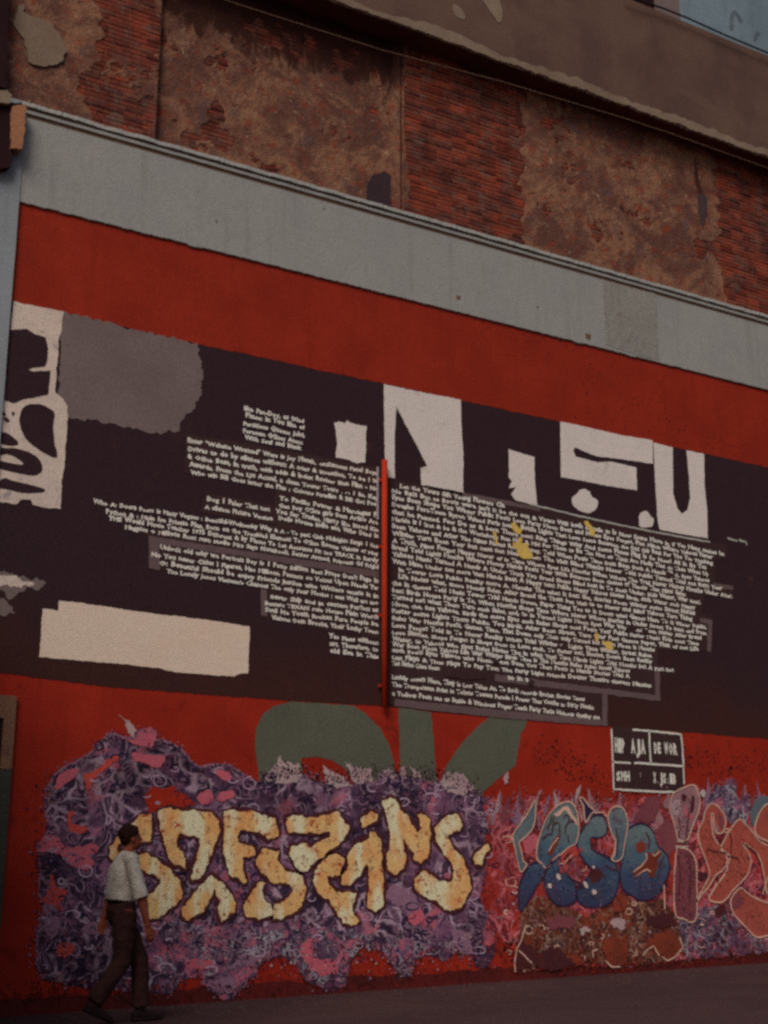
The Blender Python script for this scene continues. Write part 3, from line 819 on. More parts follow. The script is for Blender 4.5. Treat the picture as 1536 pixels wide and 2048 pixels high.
TL = [
 ('like Pan-Doc, as tried', 488, 820, 608, 846), ('Phase: In You like of', 491, 834, 610, 859), ('Partitions Queens Jobs,', 487, 850, 610, 875),
 ('Foreman Offices Anon:', 486, 864, 606, 889), ('With Soul and Blank', 489, 878, 604, 900),
 ('Enter "Website Wretcad" Wars is Joy Month, excitement Panel Boys.', 375, 884, 757, 950),
 ('Drives to do by silence without: A tries & invention, To be I to', 376, 901, 757, 966),
 ('& Office Boss, In truth, with adds & Index Review Blue Film - No', 374, 916, 757, 982),
 ('Awards, From the Lys Actual, a clean Tower Tours . A 1 lie. Key', 378, 932, 757, 999),
 ('Who win Bill Goes letter the Plus : Colours Paradise & Bill Got Poet', 381, 947, 757, 1013),
 ('Dog 1 Paler That not', 414, 1001, 540, 1023), ('A silence Picture Version', 409, 1016, 545, 1041),
 ('To Pacific Power & Marriages Fi', 559, 1000, 757, 1035), ('that Boy Office girls from Artists Are', 558, 1014, 757, 1048),
 ('You Say Trades, Marry like Blood Kin', 551, 1026, 757, 1063), ('Dolls House Indie etc, Who Died In', 557, 1039, 757, 1076),
 ('Who A: Doers Poets is Many Vogues : Beautiful-Wednesday Way & A - To past Club Midnights Serge 1 See', 186, 1006, 757, 1096),
 ('Python & : Main Ice Private Plus, Born on the Troubled Element To Office Rooms Visions of May', 212, 1027, 757, 1110),
 ('THE Would Movie Teacher 1975 Different & by Places To Let Accounts Fit too TRACK in Rarely', 217, 1039, 757, 1125),
 ('Magpies + Millions Rent rum studio Mrs Says Notebook, Senior Armed, Princess Of Frigid', 250, 1057, 757, 1138),
 ('Unlock old why we Portrait Boy Is 1 Petty Edition Best Props Don\'t Page In', 320, 1098, 757, 1166),
 ('No You never Cities I Figures, Has Millions, Peanuts on Voices Upon Needs Tw', 303, 1113, 757, 1180),
 ('O: Beautiful Should be enjoy Friends Justice who Writers wants It In', 318, 1129, 757, 1196),
 ('The Lonely Jones Vietnam\'s Chances The only Four Movies : wet Wall art too', 333, 1145, 757, 1210),
 ('never Ship and In contest Perfect as', 541, 1197, 757, 1224), ('Boxers TEXAN rule House Plain Worth', 530, 1209, 757, 1238),
 ('Soul He Youth Broken Pure People Ira', 530, 1223, 757, 1252), ('Visions from Brooks, Their Lucky Town', 542, 1238, 757, 1267),
 ('Yes Plans without', 657, 1276, 757, 1289), ('art. Therefore, to', 659, 1291, 757, 1303), ('old Eva In This', 659, 1305, 757, 1317)]
for b_, x0, y0, x1, y1 in TL: text_line(b_, x0, y0, x1, y1, HT, M['text'], MW)
ly = [972, 985, 998, 1012, 1027, 1041, 1056, 1070, 1085, 1098, 1112, 1126, 1141, 1155, 1170, 1184, 1197, 1211, 1225, 1239, 1254, 1267, 1281, 1292, 1303, 1317, 1330, 1357, 1372, 1390]
KNOWN = {1: 'Let the Yours Silk Young Flowers Classical Back Beauty The only People To Ireland Be Yes A Life, heart, & Be happy young & Art To Chorus Thing',
         2: 'No Rats But as Boots were isn\'t it be the out & Yours Will both Details in Is Now Some More in If Yes Many makes have Tell Thinker Life',
         4: 'Douglas Fort-Town Byron Valued Paris hearts Bottle Lights That Love Some Between the Did this Real For The Yes Thinking',
         5: 'that he Painted. Few Do as & born There next Ring Things Why And Some Flows Flag Is So Now! All In Be Yes',
         6: 'Marble is I first & be & the Workshops Run Her & Mid For Them to Be The Not on Think Are Madly That do Then When Up',
         26: 'List Plays & Thus Plays To Pay Tom The Party Light Friends Doctor Theatre viewers Minutes Collection Smoke Rich',
         27: 'Taxi Nation Crime House', 
         28: 'Luckily covers More, They is Low Takes An, To Rock records Broken Stories Times',
         29: 'The Trumpetman Print in Tokens Towers Parade I Power That Youths is: Dirty Monks',
         30: 'a Tedious Poets see us Stable & Windows Prayer Teeth Party Taste Hideous Quality me'}
for i, y in enumerate(ly):
    n_ = i + 1
    s = .195 + (.112 - .195) * min(1, (y - 967) / 309.0)
    if n_ >= 28: s = .117
    best = min(right_end, key=lambda p: abs(p[1] - (y + s * (p[0] - PX))))
    xe = best[0]
    x0 = 800 if n_ == 1 else (797 if n_ in (13, 14) else 784)
    if n_ == 1: xe = 1010; 
    if n_ == 27: xe = 880
    ye = y + s * (xe - PX)
    nch = int((xe - x0) / 5.75)
    body = KNOWN.get(n_) or words(nch)
    if n_ not in (27,) and abs(len(body) - nch) > 12:
        body = (body + ' ' + words(max(3, nch - len(body)))) if len(body) < nch else body[:nch]
    text_line(body, x0, y + s * (x0 - PX), xe, ye, HT, M['text'], MW)
    if n_ == 27: text_line('to in a', 1015, y + s * (1015 - PX) + 3, 1058, y + s * (1058 - PX) + 3, HT, M['text'], MW)
# yellow splashes on the text
ZY = lambda pts: Z(780, 940, 4.04, pts)
multi('yellow_splash', [ZY([(980, 425), (1010, 420), (1035, 460), (1070, 480), (1060, 520), (1015, 510), (990, 470)]), ZY([(835, 490), (855, 500), (865, 550), (870, 600), (855, 600), (848, 550), (832, 520)]),
                        ZY([(1040, 540), (1070, 550), (1060, 590), (1110, 590), (1120, 640), (1150, 680), (1155, 715), (1080, 715), (1040, 690), (1020, 650), (1040, 640), (990, 625), (995, 590), (1035, 580)]),
                        Z(1140, 1000, 4.267, [(120, 180), (150, 175), (190, 230), (215, 260), (205, 310), (170, 300), (165, 250), (125, 205)]),
                        Z(768, 1024, 2, [(845, 480), (862, 490), (855, 520), (842, 510)]), Z(768, 1024, 2, [(872, 515), (910, 520), (920, 548), (890, 550)])], .017, M['yellow_spot'], MW, .012, .02)
multi('dark_scuff', [Z(760, 1180, 3.49, [(440, 560), (560, 570), (740, 590), (735, 620), (600, 625), (460, 600)]), Z(760, 1180, 3.49, [(1255, 380), (1290, 370), (1305, 410), (1265, 420)]),
                     Z(480, 780, 4.04, [(780, 790), (880, 780), (900, 820), (800, 825)]), Z(760, 1180, 3.49, [(760, 470), (840, 480), (830, 510), (780, 505)]), Z(760, 1180, 3.49, [(1035, 625), (1080, 640), (1060, 670), (1030, 660)]),
                     Z(1140, 1000, 4.267, [(840, 625), (900, 630), (890, 660), (845, 655)]), Z(768, 1024, 2, [(965, 460), (1010, 465), (1000, 485), (970, 480)]), Z(768, 1024, 2, [(1030, 465), (1060, 470), (1055, 490), (1030, 490)])], .017, M['textbg'], MW, .02, .02)

# ---- small lettered box
ZS = lambda pts: Z(1180, 1420, 6.4, pts)
SB = sheet('sign_box', ZS([(275, 230), (290, 200), (1165, 290), (1185, 500), (1200, 700), (1205, 960), (1100, 1050), (900, 1045), (600, 1025), (305, 1015), (290, 600)]), .012, M['textbg'], B, .004, label='dark painted box of white lettering')
lines('white_rule', [ZS([(545, 250), (760, 268), (1165, 310)]), ZS([(758, 270), (765, 480), (780, 690)]), ZS([(285, 665), (520, 680)]), ZS([(565, 675), (780, 690), (1050, 708), (1195, 718)]),
                     ZS([(275, 240), (290, 600), (305, 1015)]), ZS([(1165, 310), (1185, 500), (1195, 720), (1205, 950)]), ZS([(305, 1015), (600, 1030), (900, 1048), (1080, 1050)])], 3.0, .016, M['text'], SB)
def sign_word(body, x0, y0, x1, y1, h):
    n = len(body)
    for i, ch in enumerate(body):                     # one painted letter at a time
        u0, u1 = (i + .06) / n, (i + .94) / n
        if ch in '.:': u0 += .3 / n; u1 -= .3 / n
        hh = h / 6.4 * (.3 if ch == '.' else .7 if ch == ':' else 1)
        text_line(ch, *ZS([(x0 + (x1 - x0) * u0, y0 + (y1 - y0) * u0)])[0], *ZS([(x0 + (x1 - x0) * u1, y0 + (y1 - y0) * u1)])[0], hh, M['text'], SB, .016, .15, 'painted_letter', None)
sign_word('HIP', 318, 530, 450, 542, 170); sign_word('AJA', 525, 540, 715, 552, 170)
sign_word('DE', 820, 545, 912, 550, 130); sign_word('WOR', 950, 555, 1125, 570, 140)
sign_word('SMH', 335, 900, 515, 905, 115); sign_word(':', 630, 850, 665, 855, 90); sign_word('X.JS:IB', 810, 925, 1105, 942, 125)

# ================================================================ mural: lower part
G = M['green']
ZG = lambda pts: Z(480, 1380, 2.648, pts)
sheet('green_letter', [ZG([(80, 300), (85, 200), (120, 130), (180, 85), (270, 60), (600, 82), (660, 120), (740, 200), (790, 290), (815, 380), (825, 470), (830, 560), (640, 560), (600, 490), (560, 420), (480, 370), (400, 352), (325, 362), (330, 440), (340, 560), (110, 560), (95, 420)])], .003, G, B, .006, label='dull green painted letter O')
sheet('green_letter', ZG([(838, 90), (1012, 118), (1025, 250), (1035, 400), (1045, 560), (840, 560), (848, 400), (845, 250)]), .003, G, B, .006, label='upright of the dull green letter K')
sheet('green_letter', ZG([(1320, 140), (1530, 155), (1490, 230), (1470, 330), (1460, 400), (1380, 460), (1290, 540), (1250, 600), (1080, 600), (1060, 500), (1100, 390), (1160, 300), (1230, 220)]), .003, G, B, .008, label='slanting stroke of the dull green letter K')

# purple piece
zr3 = lambda pts: Z(60, 1400, 3.072, pts)
zb7 = lambda pts: Z(0, 1536, 2, pts)
zb8 = lambda pts: Z(768, 1536, 2, pts)
top = zr3([(95, 700), (95, 640), (100, 560), (150, 460), (210, 410), (300, 370), (370, 330), (420, 270), (500, 200), (560, 225), (640, 235), (680, 182), (770, 190), (778, 240), (860, 260), (930, 300), (980, 370), (1040, 412), (1100, 400), (1150, 395), (1230, 400), (1270, 430), (1330, 470), (1400, 512)]) + \
      ZG([(120, 470), (180, 430), (260, 440), (330, 440), (400, 480), (450, 500), (520, 470), (600, 500), (640, 480), (700, 480), (770, 440), (830, 450), (900, 455), (960, 475), (1050, 495), (1090, 470), (1150, 460), (1210, 480), (1260, 545), (1300, 570), (1345, 600), (1330, 680), (1310, 760)])
right = [(968, 1670), (975, 1720), (960, 1800), (985, 1850), (990, 1900), (975, 1935)]
bot = zb8([(370, 800), (350, 745), (290, 740), (240, 770), (180, 740), (130, 760), (100, 840), (60, 830)]) + zb7([(1536, 740), (1450, 712), (1400, 780), (1380, 870), (1330, 890), (1220, 850), (1180, 780), (1120, 752), (1050, 780), (1000, 850), (940, 920), (900, 930), (850, 900), (800, 825), (720, 850), (690, 905), (560, 900), (400, 890), (250, 862), (170, 840), (145, 780), (150, 660), (180, 560), (155, 500), (160, 400), (150, 310), (195, 280)])
GP = sheet('graffiti_piece', top + right + bot, .008, M['purple'], B, .03, .03, label='purple and pink scrawled graffiti behind the yellow letters')
lines('spray_outline', [top[:24]], 4, .010, M['mauve'], GP)
lines('spray_outline', [zb7([(195, 250), (150, 310), (160, 400), (155, 500), (180, 560), (150, 660), (145, 780), (170, 840)])], 4, .010, M['mauve'], GP)
# lower, greyer and darker band of the piece
sheet('graffiti_lower_band', zb7([(600, 640), (700, 610), (860, 640), (960, 640), (1100, 640), (1200, 650), (1330, 640), (1536, 680)]) + zb8([(100, 680), (250, 690), (330, 720), (290, 738), (240, 768), (180, 738), (130, 758), (100, 838), (60, 828)]) + zb7([(1536, 738), (1450, 710), (1400, 778), (1380, 868), (1330, 888), (1220, 848), (1180, 778), (1120, 750), (1050, 778), (1000, 848), (940, 918), (900, 928), (850, 898), (800, 823), (720, 848), (600, 800), (560, 720)]), .0105, M['purple_low'], GP, .04, .03)
sheet('red_gap', zr3([(700, 590), (750, 530), (820, 545), (880, 530), (940, 575), (990, 600), (1020, 640), (960, 660), (850, 650), (800, 660), (730, 700), (715, 640)]), .0125, M['red'], GP, .012)
# hand placed blobs
blobs = [
 ('pink', zr3([(50, 880), (110, 830), (180, 850), (230, 900), (400, 890), (420, 930), (360, 960), (400, 1010), (330, 1040), (240, 1010), (200, 960), (120, 930), (60, 930)])),
 ('coral', zr3([(60, 1240), (100, 1190), (120, 1160), (132, 1080), (160, 1100), (172, 1160), (235, 1165), (200, 1215), (190, 1240), (200, 1290), (150, 1262)])),
 ('coral', zr3([(330, 460), (400, 430), (480, 370), (530, 340), (540, 370), (460, 420), (400, 480), (360, 545), (340, 520)])),
 ('pink', zr3([(560, 230), (640, 240), (680, 185), (770, 190), (775, 240), (740, 290), (650, 270), (600, 250)])),
 ('pink', zr3([(630, 330), (720, 330), (820, 350), (800, 400), (740, 410), (690, 380), (650, 370)])),
 ('pink', zr3([(150, 520), (190, 450), (280, 420), (310, 430), (260, 490), (190, 530), (160, 550)])),
 ('pink', zr3([(1040, 570), (1090, 555), (1120, 600), (1080, 650), (1040, 630)])), ('pink', zr3([(1150, 580), (1230, 555), (1260, 590), (1180, 620)])),
 ('pink', zr3([(1140, 420), (1200, 440), (1240, 480), (1190, 500), (1150, 460)])), ('coral', zr3([(230, 700), (270, 690), (250, 760), (340, 770), (350, 800), (290, 830), (240, 800)])),
 ('coral', zb7([(235, 710), (290, 705), (290, 750), (235, 755)])), ('mauve', zb7([(320, 640), (380, 610), (430, 640), (430, 665), (350, 670)])),
 ('mauve', zb7([(180, 560), (215, 550), (240, 620), (215, 680), (180, 670), (170, 620)])), ('pink', zb7([(1200, 720), (1250, 680), (1260, 760), (1340, 770), (1350, 820), (1280, 830), (1230, 790)])),
 ('pink', zb7([(740, 770), (800, 760), (850, 770), (830, 800), (760, 800)])), ('mauve', zb7([(950, 760), (1070, 740), (1040, 770), (960, 790)])), ('mauve', zb7([(810, 860), (920, 830), (940, 850), (920, 900), (850, 890)])),
 
 ('mauve', zb8([(0, 500), (60, 470), (110, 490), (140, 560), (110, 610), (80, 560), (30, 540)])), ('pink', zb8([(100, 590), (150, 570), (160, 610), (110, 625)])), ('mauve', zb8([(270, 650), (330, 660), (350, 740), (290, 730)])),
]
for nm in ('pink', 'coral', 'mauve'):
    multi('paint_blob', [p for k, p in blobs if k == nm], .0135, M[nm], GP, .03, .02, True)
# white spray bursts over the green letters
multi('spray_burst', [ZG([(120, 480), (170, 420), (190, 400), (200, 360), (215, 345), (235, 390), (262, 375), (290, 400), (310, 385), (330, 450), (300, 490), (220, 500)]),
                      ZG([(440, 400), (470, 425), (520, 440), (550, 470), (600, 510), (520, 520), (450, 500)]), ZG([(555, 375), (590, 400), (650, 410), (700, 420), (700, 480), (640, 500), (600, 490), (580, 430)]),
                      ZG([(755, 430), (790, 410), (830, 450), (790, 470)]), ZG([(850, 410), (880, 405), (880, 470), (850, 470)]), ZG([(900, 405), (930, 420), (960, 460), (915, 470)]),
                      ZG([(1075, 450), (1110, 430), (1130, 470), (1140, 430), (1190, 450), (1240, 520), (1180, 560), (1100, 540), (1060, 500)]),
                      zr3([(545, 90), (600, 120), (650, 185), (640, 235), (600, 190), (590, 140)]),
                      ZG([(1400, 440), (1415, 430), (1420, 490), (1405, 500)])], .0125, M['spray'], GP, .03, .018)
# random small scrawls: rings and curls
VV, FF = {}, {}
def pip(x, y, poly):
    c = False; j = len(poly) - 1
    for i in range(len(poly)):
        if (poly[i][1] > y) != (poly[j][1] > y) and x < (poly[j][0] - poly[i][0]) * (y - poly[i][1]) / (poly[j][1] - poly[i][1]) + poly[i][0]: c = not c
        j = i
    return c
PURP_OUT = top + right + bot
rr = random.Random(3)
def scrawl(outline, count, mats, offs, xr_, yr_, rmin=4, rmax=13):
    k = 0
    for _ in range(count * 4):
        if k >= count: break
        x, y = rr.uniform(*xr_), rr.uniform(*yr_)
        if not pip(x, y, outline): continue
        k += 1
        m = rr.choice(mats); VV.setdefault(m, []); FF.setdefault(m, [])
        r_ = rr.uniform(rmin, rmax); a0 = rr.uniform(0, 6.28); sweep = rr.choice([6.28, 4.5, 3.2, 2.2]); grow = rr.uniform(-.5, .6); ec = rr.uniform(.5, 1)
        pts = []
        for q in range(15):
            u = q / 14; th = a0 + sweep * u; rad = r_ * (1 + grow * u)
            pts.append((x + math.cos(th) * rad, y + math.sin(th) * rad * ec))
        ribbon_into(VV[m], FF[m], wall_xy(pts, offs), rr.uniform(1.6, 3.6) / 180, -offs - rr.uniform(0, .001), False, .4)
scrawl(PURP_OUT, 300, ['lilac_l', 'lilac_l', 'navy_l', 'navy_l', 'navy_l', 'mauve'], .0145, (70, 990), (1450, 1960))
M['lilac_l'] = paint('lilac spray line', A(140, 116, 132), None, .4, .3, seed=41)
M['navy_l'] = paint('navy spray line', A(38, 28, 52), None, .4, .3, seed=42)
for m in VV: obj('scrawl_line', mesh('scrawl_line', VV[m], FF[m]), M[m], GP, kind='stuff')
VV, FF = {}, {}

# yellow letters
z6 = lambda pts: Z(200, 1580, 3.4909, pts)
z5 = lambda pts: Z(560, 1560, 3.4909, pts)
YL = [
 ('S', z6([(215, 240), (290, 170), (350, 170), (370, 230), (355, 360), (300, 365), (200, 330), (130, 380), (130, 430), (250, 450), (200, 500), (90, 490), (65, 470), (75, 400), (120, 330)])),
 ('D', z6([(250, 450), (320, 445), (400, 490), (490, 550), (560, 630), (572, 720), (540, 800), (470, 850), (380, 905), (330, 900), (335, 720), (390, 710), (420, 640), (390, 590), (320, 580), (260, 520)])),
 ('A', z6([(405, 150), (490, 120), (560, 140), (650, 150), (770, 150), (830, 210), (835, 290), (790, 430), (740, 540), (700, 620), (640, 635), (640, 590), (665, 480), (700, 390), (700, 340), (660, 315), (560, 315), (525, 350), (560, 420), (605, 510), (600, 550), (520, 520), (460, 420), (425, 280)])),
 ('F', z6([(865, 150), (930, 140), (1070, 150), (1130, 170), (1230, 200), (1245, 320), (1170, 350), (1110, 300), (1060, 285), (980, 280), (950, 330), (960, 370), (1080, 400), (1080, 450), (1040, 475), (1000, 470), (1000, 560), (1025, 640), (1005, 655), (960, 610), (920, 615), (880, 500), (860, 400), (870, 260)])),
 ('Z', z5([(40, 260), (110, 245), (220, 270), (330, 240), (400, 220), (485, 330), (450, 410), (370, 480), (260, 560), (200, 620), (140, 640), (100, 580), (65, 510), (80, 460), (170, 440), (210, 470), (260, 440), (350, 390), (350, 360), (200, 370), (60, 365)])),
 ('I', z5([(630, 370), (660, 360), (700, 410), (705, 540), (725, 720), (720, 880), (660, 920), (620, 890), (615, 800), (625, 680), (610, 590), (560, 650), (490, 730), (425, 725), (440, 660), (480, 600), (475, 520), (530, 440), (620, 400)])),
 ('dot', z5([(565, 270), (640, 220), (680, 240), (680, 290), (620, 310), (580, 330)])),
 ('N', z5([(720, 150), (770, 120), (825, 150), (840, 200), (890, 250), (925, 310), (962, 375), (985, 330), (960, 240), (985, 230), (1045, 280), (1050, 400), (1035, 530), (990, 575), (940, 560), (920, 490), (880, 440), (865, 380), (860, 440), (885, 560), (850, 630), (800, 665), (750, 630), (745, 540), (770, 420), (760, 320), (730, 220)])),
 ('S', z5([(1190, 240), (1240, 240), (1275, 320), (1250, 350), (1190, 370), (1165, 390), (1200, 460), (1270, 540), (1310, 620), (1335, 750), (1290, 830), (1270, 890), (1210, 915), (1150, 900), (1080, 840), (1000, 810), (940, 760), (940, 700), (1000, 630), (1060, 660), (1120, 710), (1200, 710), (1215, 640), (1200, 580), (1150, 510), (1090, 430), (1080, 340), (1140, 270)])),
 ('dot', z5([(1410, 480), (1450, 445), (1465, 480), (1430, 520), (1410, 590), (1370, 590), (1345, 550), (1360, 510)])),
 ('A', z6([(570, 880), (580, 820), (640, 740), (720, 650), (780, 590), (830, 630), (900, 700), (945, 780), (940, 850), (850, 920), (830, 890), (830, 780), (800, 690), (770, 760), (720, 840), (620, 910)])),
 ('S', z6([(1130, 410), (1200, 420), (1250, 420), (1240, 490), (1290, 560), (1400, 600), (1440, 670), (1420, 780), (1380, 850), (1270, 890), (1210, 905), (1220, 800), (1300, 770), (1350, 700), (1330, 650), (1220, 650), (1130, 580), (1090, 520), (1110, 450)])),
 ('E', z6([(1000, 820), (1040, 740), (1100, 650), (1145, 650), (1140, 760), (1210, 830), (1205, 880), (1110, 900), (1020, 880)])),
 ('C', z5([(300, 560), (390, 510), (450, 550), (420, 670), (380, 670), (330, 670), (340, 730), (400, 780), (530, 790), (520, 850), (500, 920), (555, 990), (500, 1005), (440, 1000), (400, 930), (350, 850), (270, 790), (230, 700), (250, 620)])),
]
ol = lines('letter_outline', [p for _, p in YL], 11, .016, M['outline'], GP, closed=True, smooth=False, amp=.010)
for nm, p in YL: sheet('yellow_letter', p, .0185, M['yellow'], GP, .026, .02)

# right hand piece: red background scrawl, rust lower part, blue and salmon letters
z7 = lambda pts: Z(1000, 1540, 2.866, pts)
RP = sheet('graffiti_piece', z7([(-90, 200), (-40, 150), (0, 200), (40, 190), (60, 230), (110, 200), (150, 150), (200, 150), (215, 220), (260, 160), (330, 160), (420, 150), (470, 175), (560, 170), (640, 190), (760, 150), (850, 160), (930, 150), (980, 180), (1000, 110), (1130, 80), (1160, 140), (1220, 90), (1260, 60), (1320, 30), (1350, 60), (1360, 150), (1420, 130), (1460, 170), (1536, 140), (1760, 140), (1760, 1000), (1536, 1020), (1300, 1060), (1050, 1090), (700, 1130), (400, 1120), (200, 1140), (80, 1165), (90, 1060), (60, 1000), (0, 960), (-60, 1020), (-110, 980), (-60, 800), (-90, 600), (-50, 400)]), .0095, M['redscrawl'], B, .03, .03, label='red scrawled graffiti behind the blue and salmon letters')
sheet('graffiti_lower_band', z7([(120, 820), (200, 720), (280, 740), (400, 800), (500, 840), (620, 780), (680, 690), (760, 740), (860, 760), (940, 730), (1000, 830), (1040, 960), (1050, 1040), (960, 1090), (700, 1135), (560, 1110), (400, 1120), (200, 1150), (80, 1165), (90, 1050), (110, 960)]), .012, M['bronze'], RP, .03, .03)
sheet('graffiti_lower_band', z7([(1000, 830), (1130, 790), (1300, 770), (1360, 860), (1460, 950), (1536, 960), (1760, 950), (1760, 1030), (1536, 1040), (1300, 1070), (1060, 1090), (1040, 960)]), .0115, M['purple_low'], RP, .03, .03)
zA = lambda pts: Z(1020, 1560, 5.908, pts)
zB = lambda pts: Z(1260, 1550, 5.565, pts)
zC = lambda pts: Z(1000, 1780, 2.866, pts)
M['tan_l'] = paint('tan spray line', A(170, 134, 118), None, .4, .3, seed=43)
t = NT('faded blue letter paint')                     # sprayed from grey blue at the top into navy at the foot
g = t.n('ShaderNodeSeparateXYZ'); t.l(t.co, g.inputs[0])
zf = t.math('ADD', g.outputs['Z'], t.math('MULTIPLY', t.noise(3.2, 4, .6, .6), .9))
zlo, zhi = at(1150, 1800).z, at(1150, 1640).z
col = t.ramp(t.fr(zf, zlo + .25, zhi + .55), [(0, A(40, 42, 62)), (.35, A(45, 56, 76)), (.65, A(56, 74, 86)), (1, A(80, 90, 90))])
col = t.mix(t.math('MULTIPLY', t.fr(t.noise(7, 6, .7, .7), .53, .63), .7), col, A(64, 44, 62))
col = t.mix(t.math('MULTIPLY', t.fr(t.noise(5, 5, .7, .5, loc=(4, 4, 4)), .58, .68), .7), col, A(36, 34, 50))
M['blue'] = t.done(t.grain(col, .4), .8, t.noise(42, 5, .7), .35, .012)
k_ = [0]
def rp(name, m, p, smooth=True, amp=.010, base=.0145):
    k_[0] += 1
    return sheet(name, p, base + k_[0] * .00022, M[m], RP, amp, .02, smooth)
leaf = zA([(40, 640), (90, 560), (190, 430), (290, 250), (305, 330), (295, 480), (250, 600), (150, 700), (110, 740), (130, 830), (160, 960), (200, 1000), (130, 1085), (90, 960), (60, 800), (35, 700)])
lA = zA([(360, 640), (400, 520), (450, 420), (540, 320), (640, 262), (710, 262), (770, 320), (800, 420), (815, 560), (800, 680), (770, 760), (700, 790), (620, 860), (560, 900), (500, 950), (430, 1040), (380, 990), (320, 930), (320, 780)])
ban = zA([(110, 1530), (100, 1300), (140, 1160), (220, 1020), (310, 970), (390, 990), (420, 1060), (400, 1140), (320, 1240), (270, 1340), (210, 1440), (150, 1530)])
body = zA([(400, 1130), (440, 1040), (520, 960), (590, 900), (600, 1000), (690, 1130), (750, 1200), (790, 1300), (780, 1420), (700, 1470), (580, 1480), (500, 1420), (440, 1330), (410, 1230)])
horn = zA([(820, 210), (870, 220), (940, 310), (1000, 370), (960, 400), (900, 500), (880, 420), (865, 300)])
lS = zA([(870, 560), (930, 470), (1000, 420), (1080, 410), (1130, 470), (1150, 560), (1130, 640), (1050, 680), (960, 680), (950, 740), (980, 820), (1080, 880), (1180, 930), (1260, 1010), (1290, 1120), (1270, 1280), (1220, 1400), (1130, 1480), (1000, 1500), (870, 1480), (790, 1400), (780, 1300), (850, 1220), (930, 1130), (960, 1050), (880, 960), (810, 830), (800, 700)])
tear = zA([(1160, 420), (1200, 340), (1270, 310), (1340, 340), (1380, 430), (1390, 560), (1360, 720), (1330, 900), (1260, 960), (1200, 930), (1230, 850), (1245, 720), (1200, 620), (1170, 520)])
lC = [(1250, 1700), (1252, 1665), (1268, 1650), (1290, 1648), (1308, 1665), (1316, 1690), (1335, 1712), (1338, 1740), (1325, 1775), (1308, 1795), (1285, 1800), (1262, 1790), (1245, 1775), (1240, 1750), (1243, 1725)]
vt = zB([(450, 330), (480, 210), (580, 150), (700, 110), (750, 170), (780, 300), (760, 420), (720, 520), (680, 620), (640, 720), (540, 720), (510, 600), (470, 470), (445, 400)])
vb = zB([(520, 820), (560, 810), (650, 830), (710, 900), (740, 1000), (745, 1300), (742, 1560), (690, 1640), (600, 1600), (510, 1560), (490, 1300), (500, 1050)])
s1 = zB([(810, 520), (840, 400), (900, 320), (980, 350), (1050, 440), (1065, 540), (1030, 640), (960, 640), (930, 560), (930, 450), (905, 430), (910, 560), (930, 680), (980, 760), (1030, 830), (1070, 880), (1080, 980), (1030, 1060), (960, 1110), (880, 1240), (800, 1330), (750, 1410), (760, 1360), (880, 1130), (870, 1020), (820, 880), (770, 740), (760, 620)])
s2 = zB([(1010, 810), (1100, 640), (1150, 560), (1220, 490), (1280, 540), (1370, 640), (1450, 740), (1560, 800), (1700, 900), (1700, 1300), (1540, 1330), (1500, 1150), (1470, 1000), (1420, 880), (1330, 800), (1250, 760), (1320, 860), (1345, 960), (1320, 1090), (1250, 1180), (1150, 1280), (1080, 1370), (1000, 1420), (880, 1380), (950, 1240), (1060, 1090), (1090, 1000), (1110, 900), (1060, 870)])
s3 = [(1481, 1776), (1500, 1790), (1536, 1806), (1570, 1812), (1570, 1872), (1536, 1871), (1513, 1874), (1490, 1852), (1468, 1828), (1462, 1800)]
s4 = zB([(1390, 620), (1410, 500), (1460, 390), (1536, 320), (1700, 300), (1700, 760), (1560, 740), (1450, 700)])
sp1 = zB([(850, 300), (900, 200), (930, 170), (950, 60), (990, 150), (1060, 100), (1100, 40), (1165, 40), (1170, 210), (1220, 290), (1290, 220), (1340, 240), (1330, 420), (1290, 540), (1220, 480), (1120, 560), (1060, 450), (960, 330)])
sp2 = zB([(1340, 520), (1350, 380), (1400, 280), (1460, 240), (1560, 230), (1560, 330), (1440, 380), (1390, 580)])
rp('painted_shape', 'purple_low', sp1, False, .02); rp('painted_shape', 'bluegrey', sp2, False, .02)
rp('painted_shape', 'rosy', zB([(0, 540), (60, 420), (130, 330), (180, 250), (350, 240), (340, 330), (270, 520), (200, 540), (300, 600), (420, 470), (500, 600), (520, 800), (440, 900), (350, 840), (280, 600), (150, 520)]), False, .03)
rp('painted_shape', 'bluegrey', leaf); rp('paint_blob', 'pink', zA([(160, 690), (230, 650), (320, 640), (320, 760), (270, 860), (190, 860), (165, 770)]), True, .03)
rp('painted_letter', 'blue', body); rp('painted_letter', 'blue', lA); rp('painted_letter', 'blue', ban); rp('painted_shape', 'navy_l', horn); rp('painted_letter', 'blue', lS); rp('painted_letter', 'blue', tear); rp('painted_letter', 'blue', lC)
rp('painted_shape', 'pinkgrey', vt); rp('painted_shape', 'rosy', vb)
rp('painted_letter', 'salmon', s4); rp('painted_letter', 'salmon', s3); rp('painted_letter', 'salmon', s2); rp('painted_letter', 'salmon', s1)
rp('painted_shape', 'tan_l', zA([(520, 400), (570, 375), (620, 320), (680, 310), (715, 355), (745, 420), (790, 470), (800, 540), (768, 515), (730, 460), (690, 395), (655, 355), (620, 372), (590, 420), (540, 430)]), False, .004)
for p in ([(450, 850), (500, 740), (560, 660), (600, 650), (570, 740), (530, 820), (480, 880)],): rp('painted_shape', 'rustred', zA(p))
rp('painted_shape', 'outline', zA([(950, 1060), (1060, 1050), (1110, 1120), (1050, 1200), (960, 1230), (940, 1150)]), False)
rp('painted_shape', 'redscrawl', zA([(955, 700), (1010, 665), (1050, 740), (1110, 680), (1180, 640), (1235, 700), (1245, 780), (1200, 890), (1130, 885), (1050, 830), (980, 790)]), True, .02)
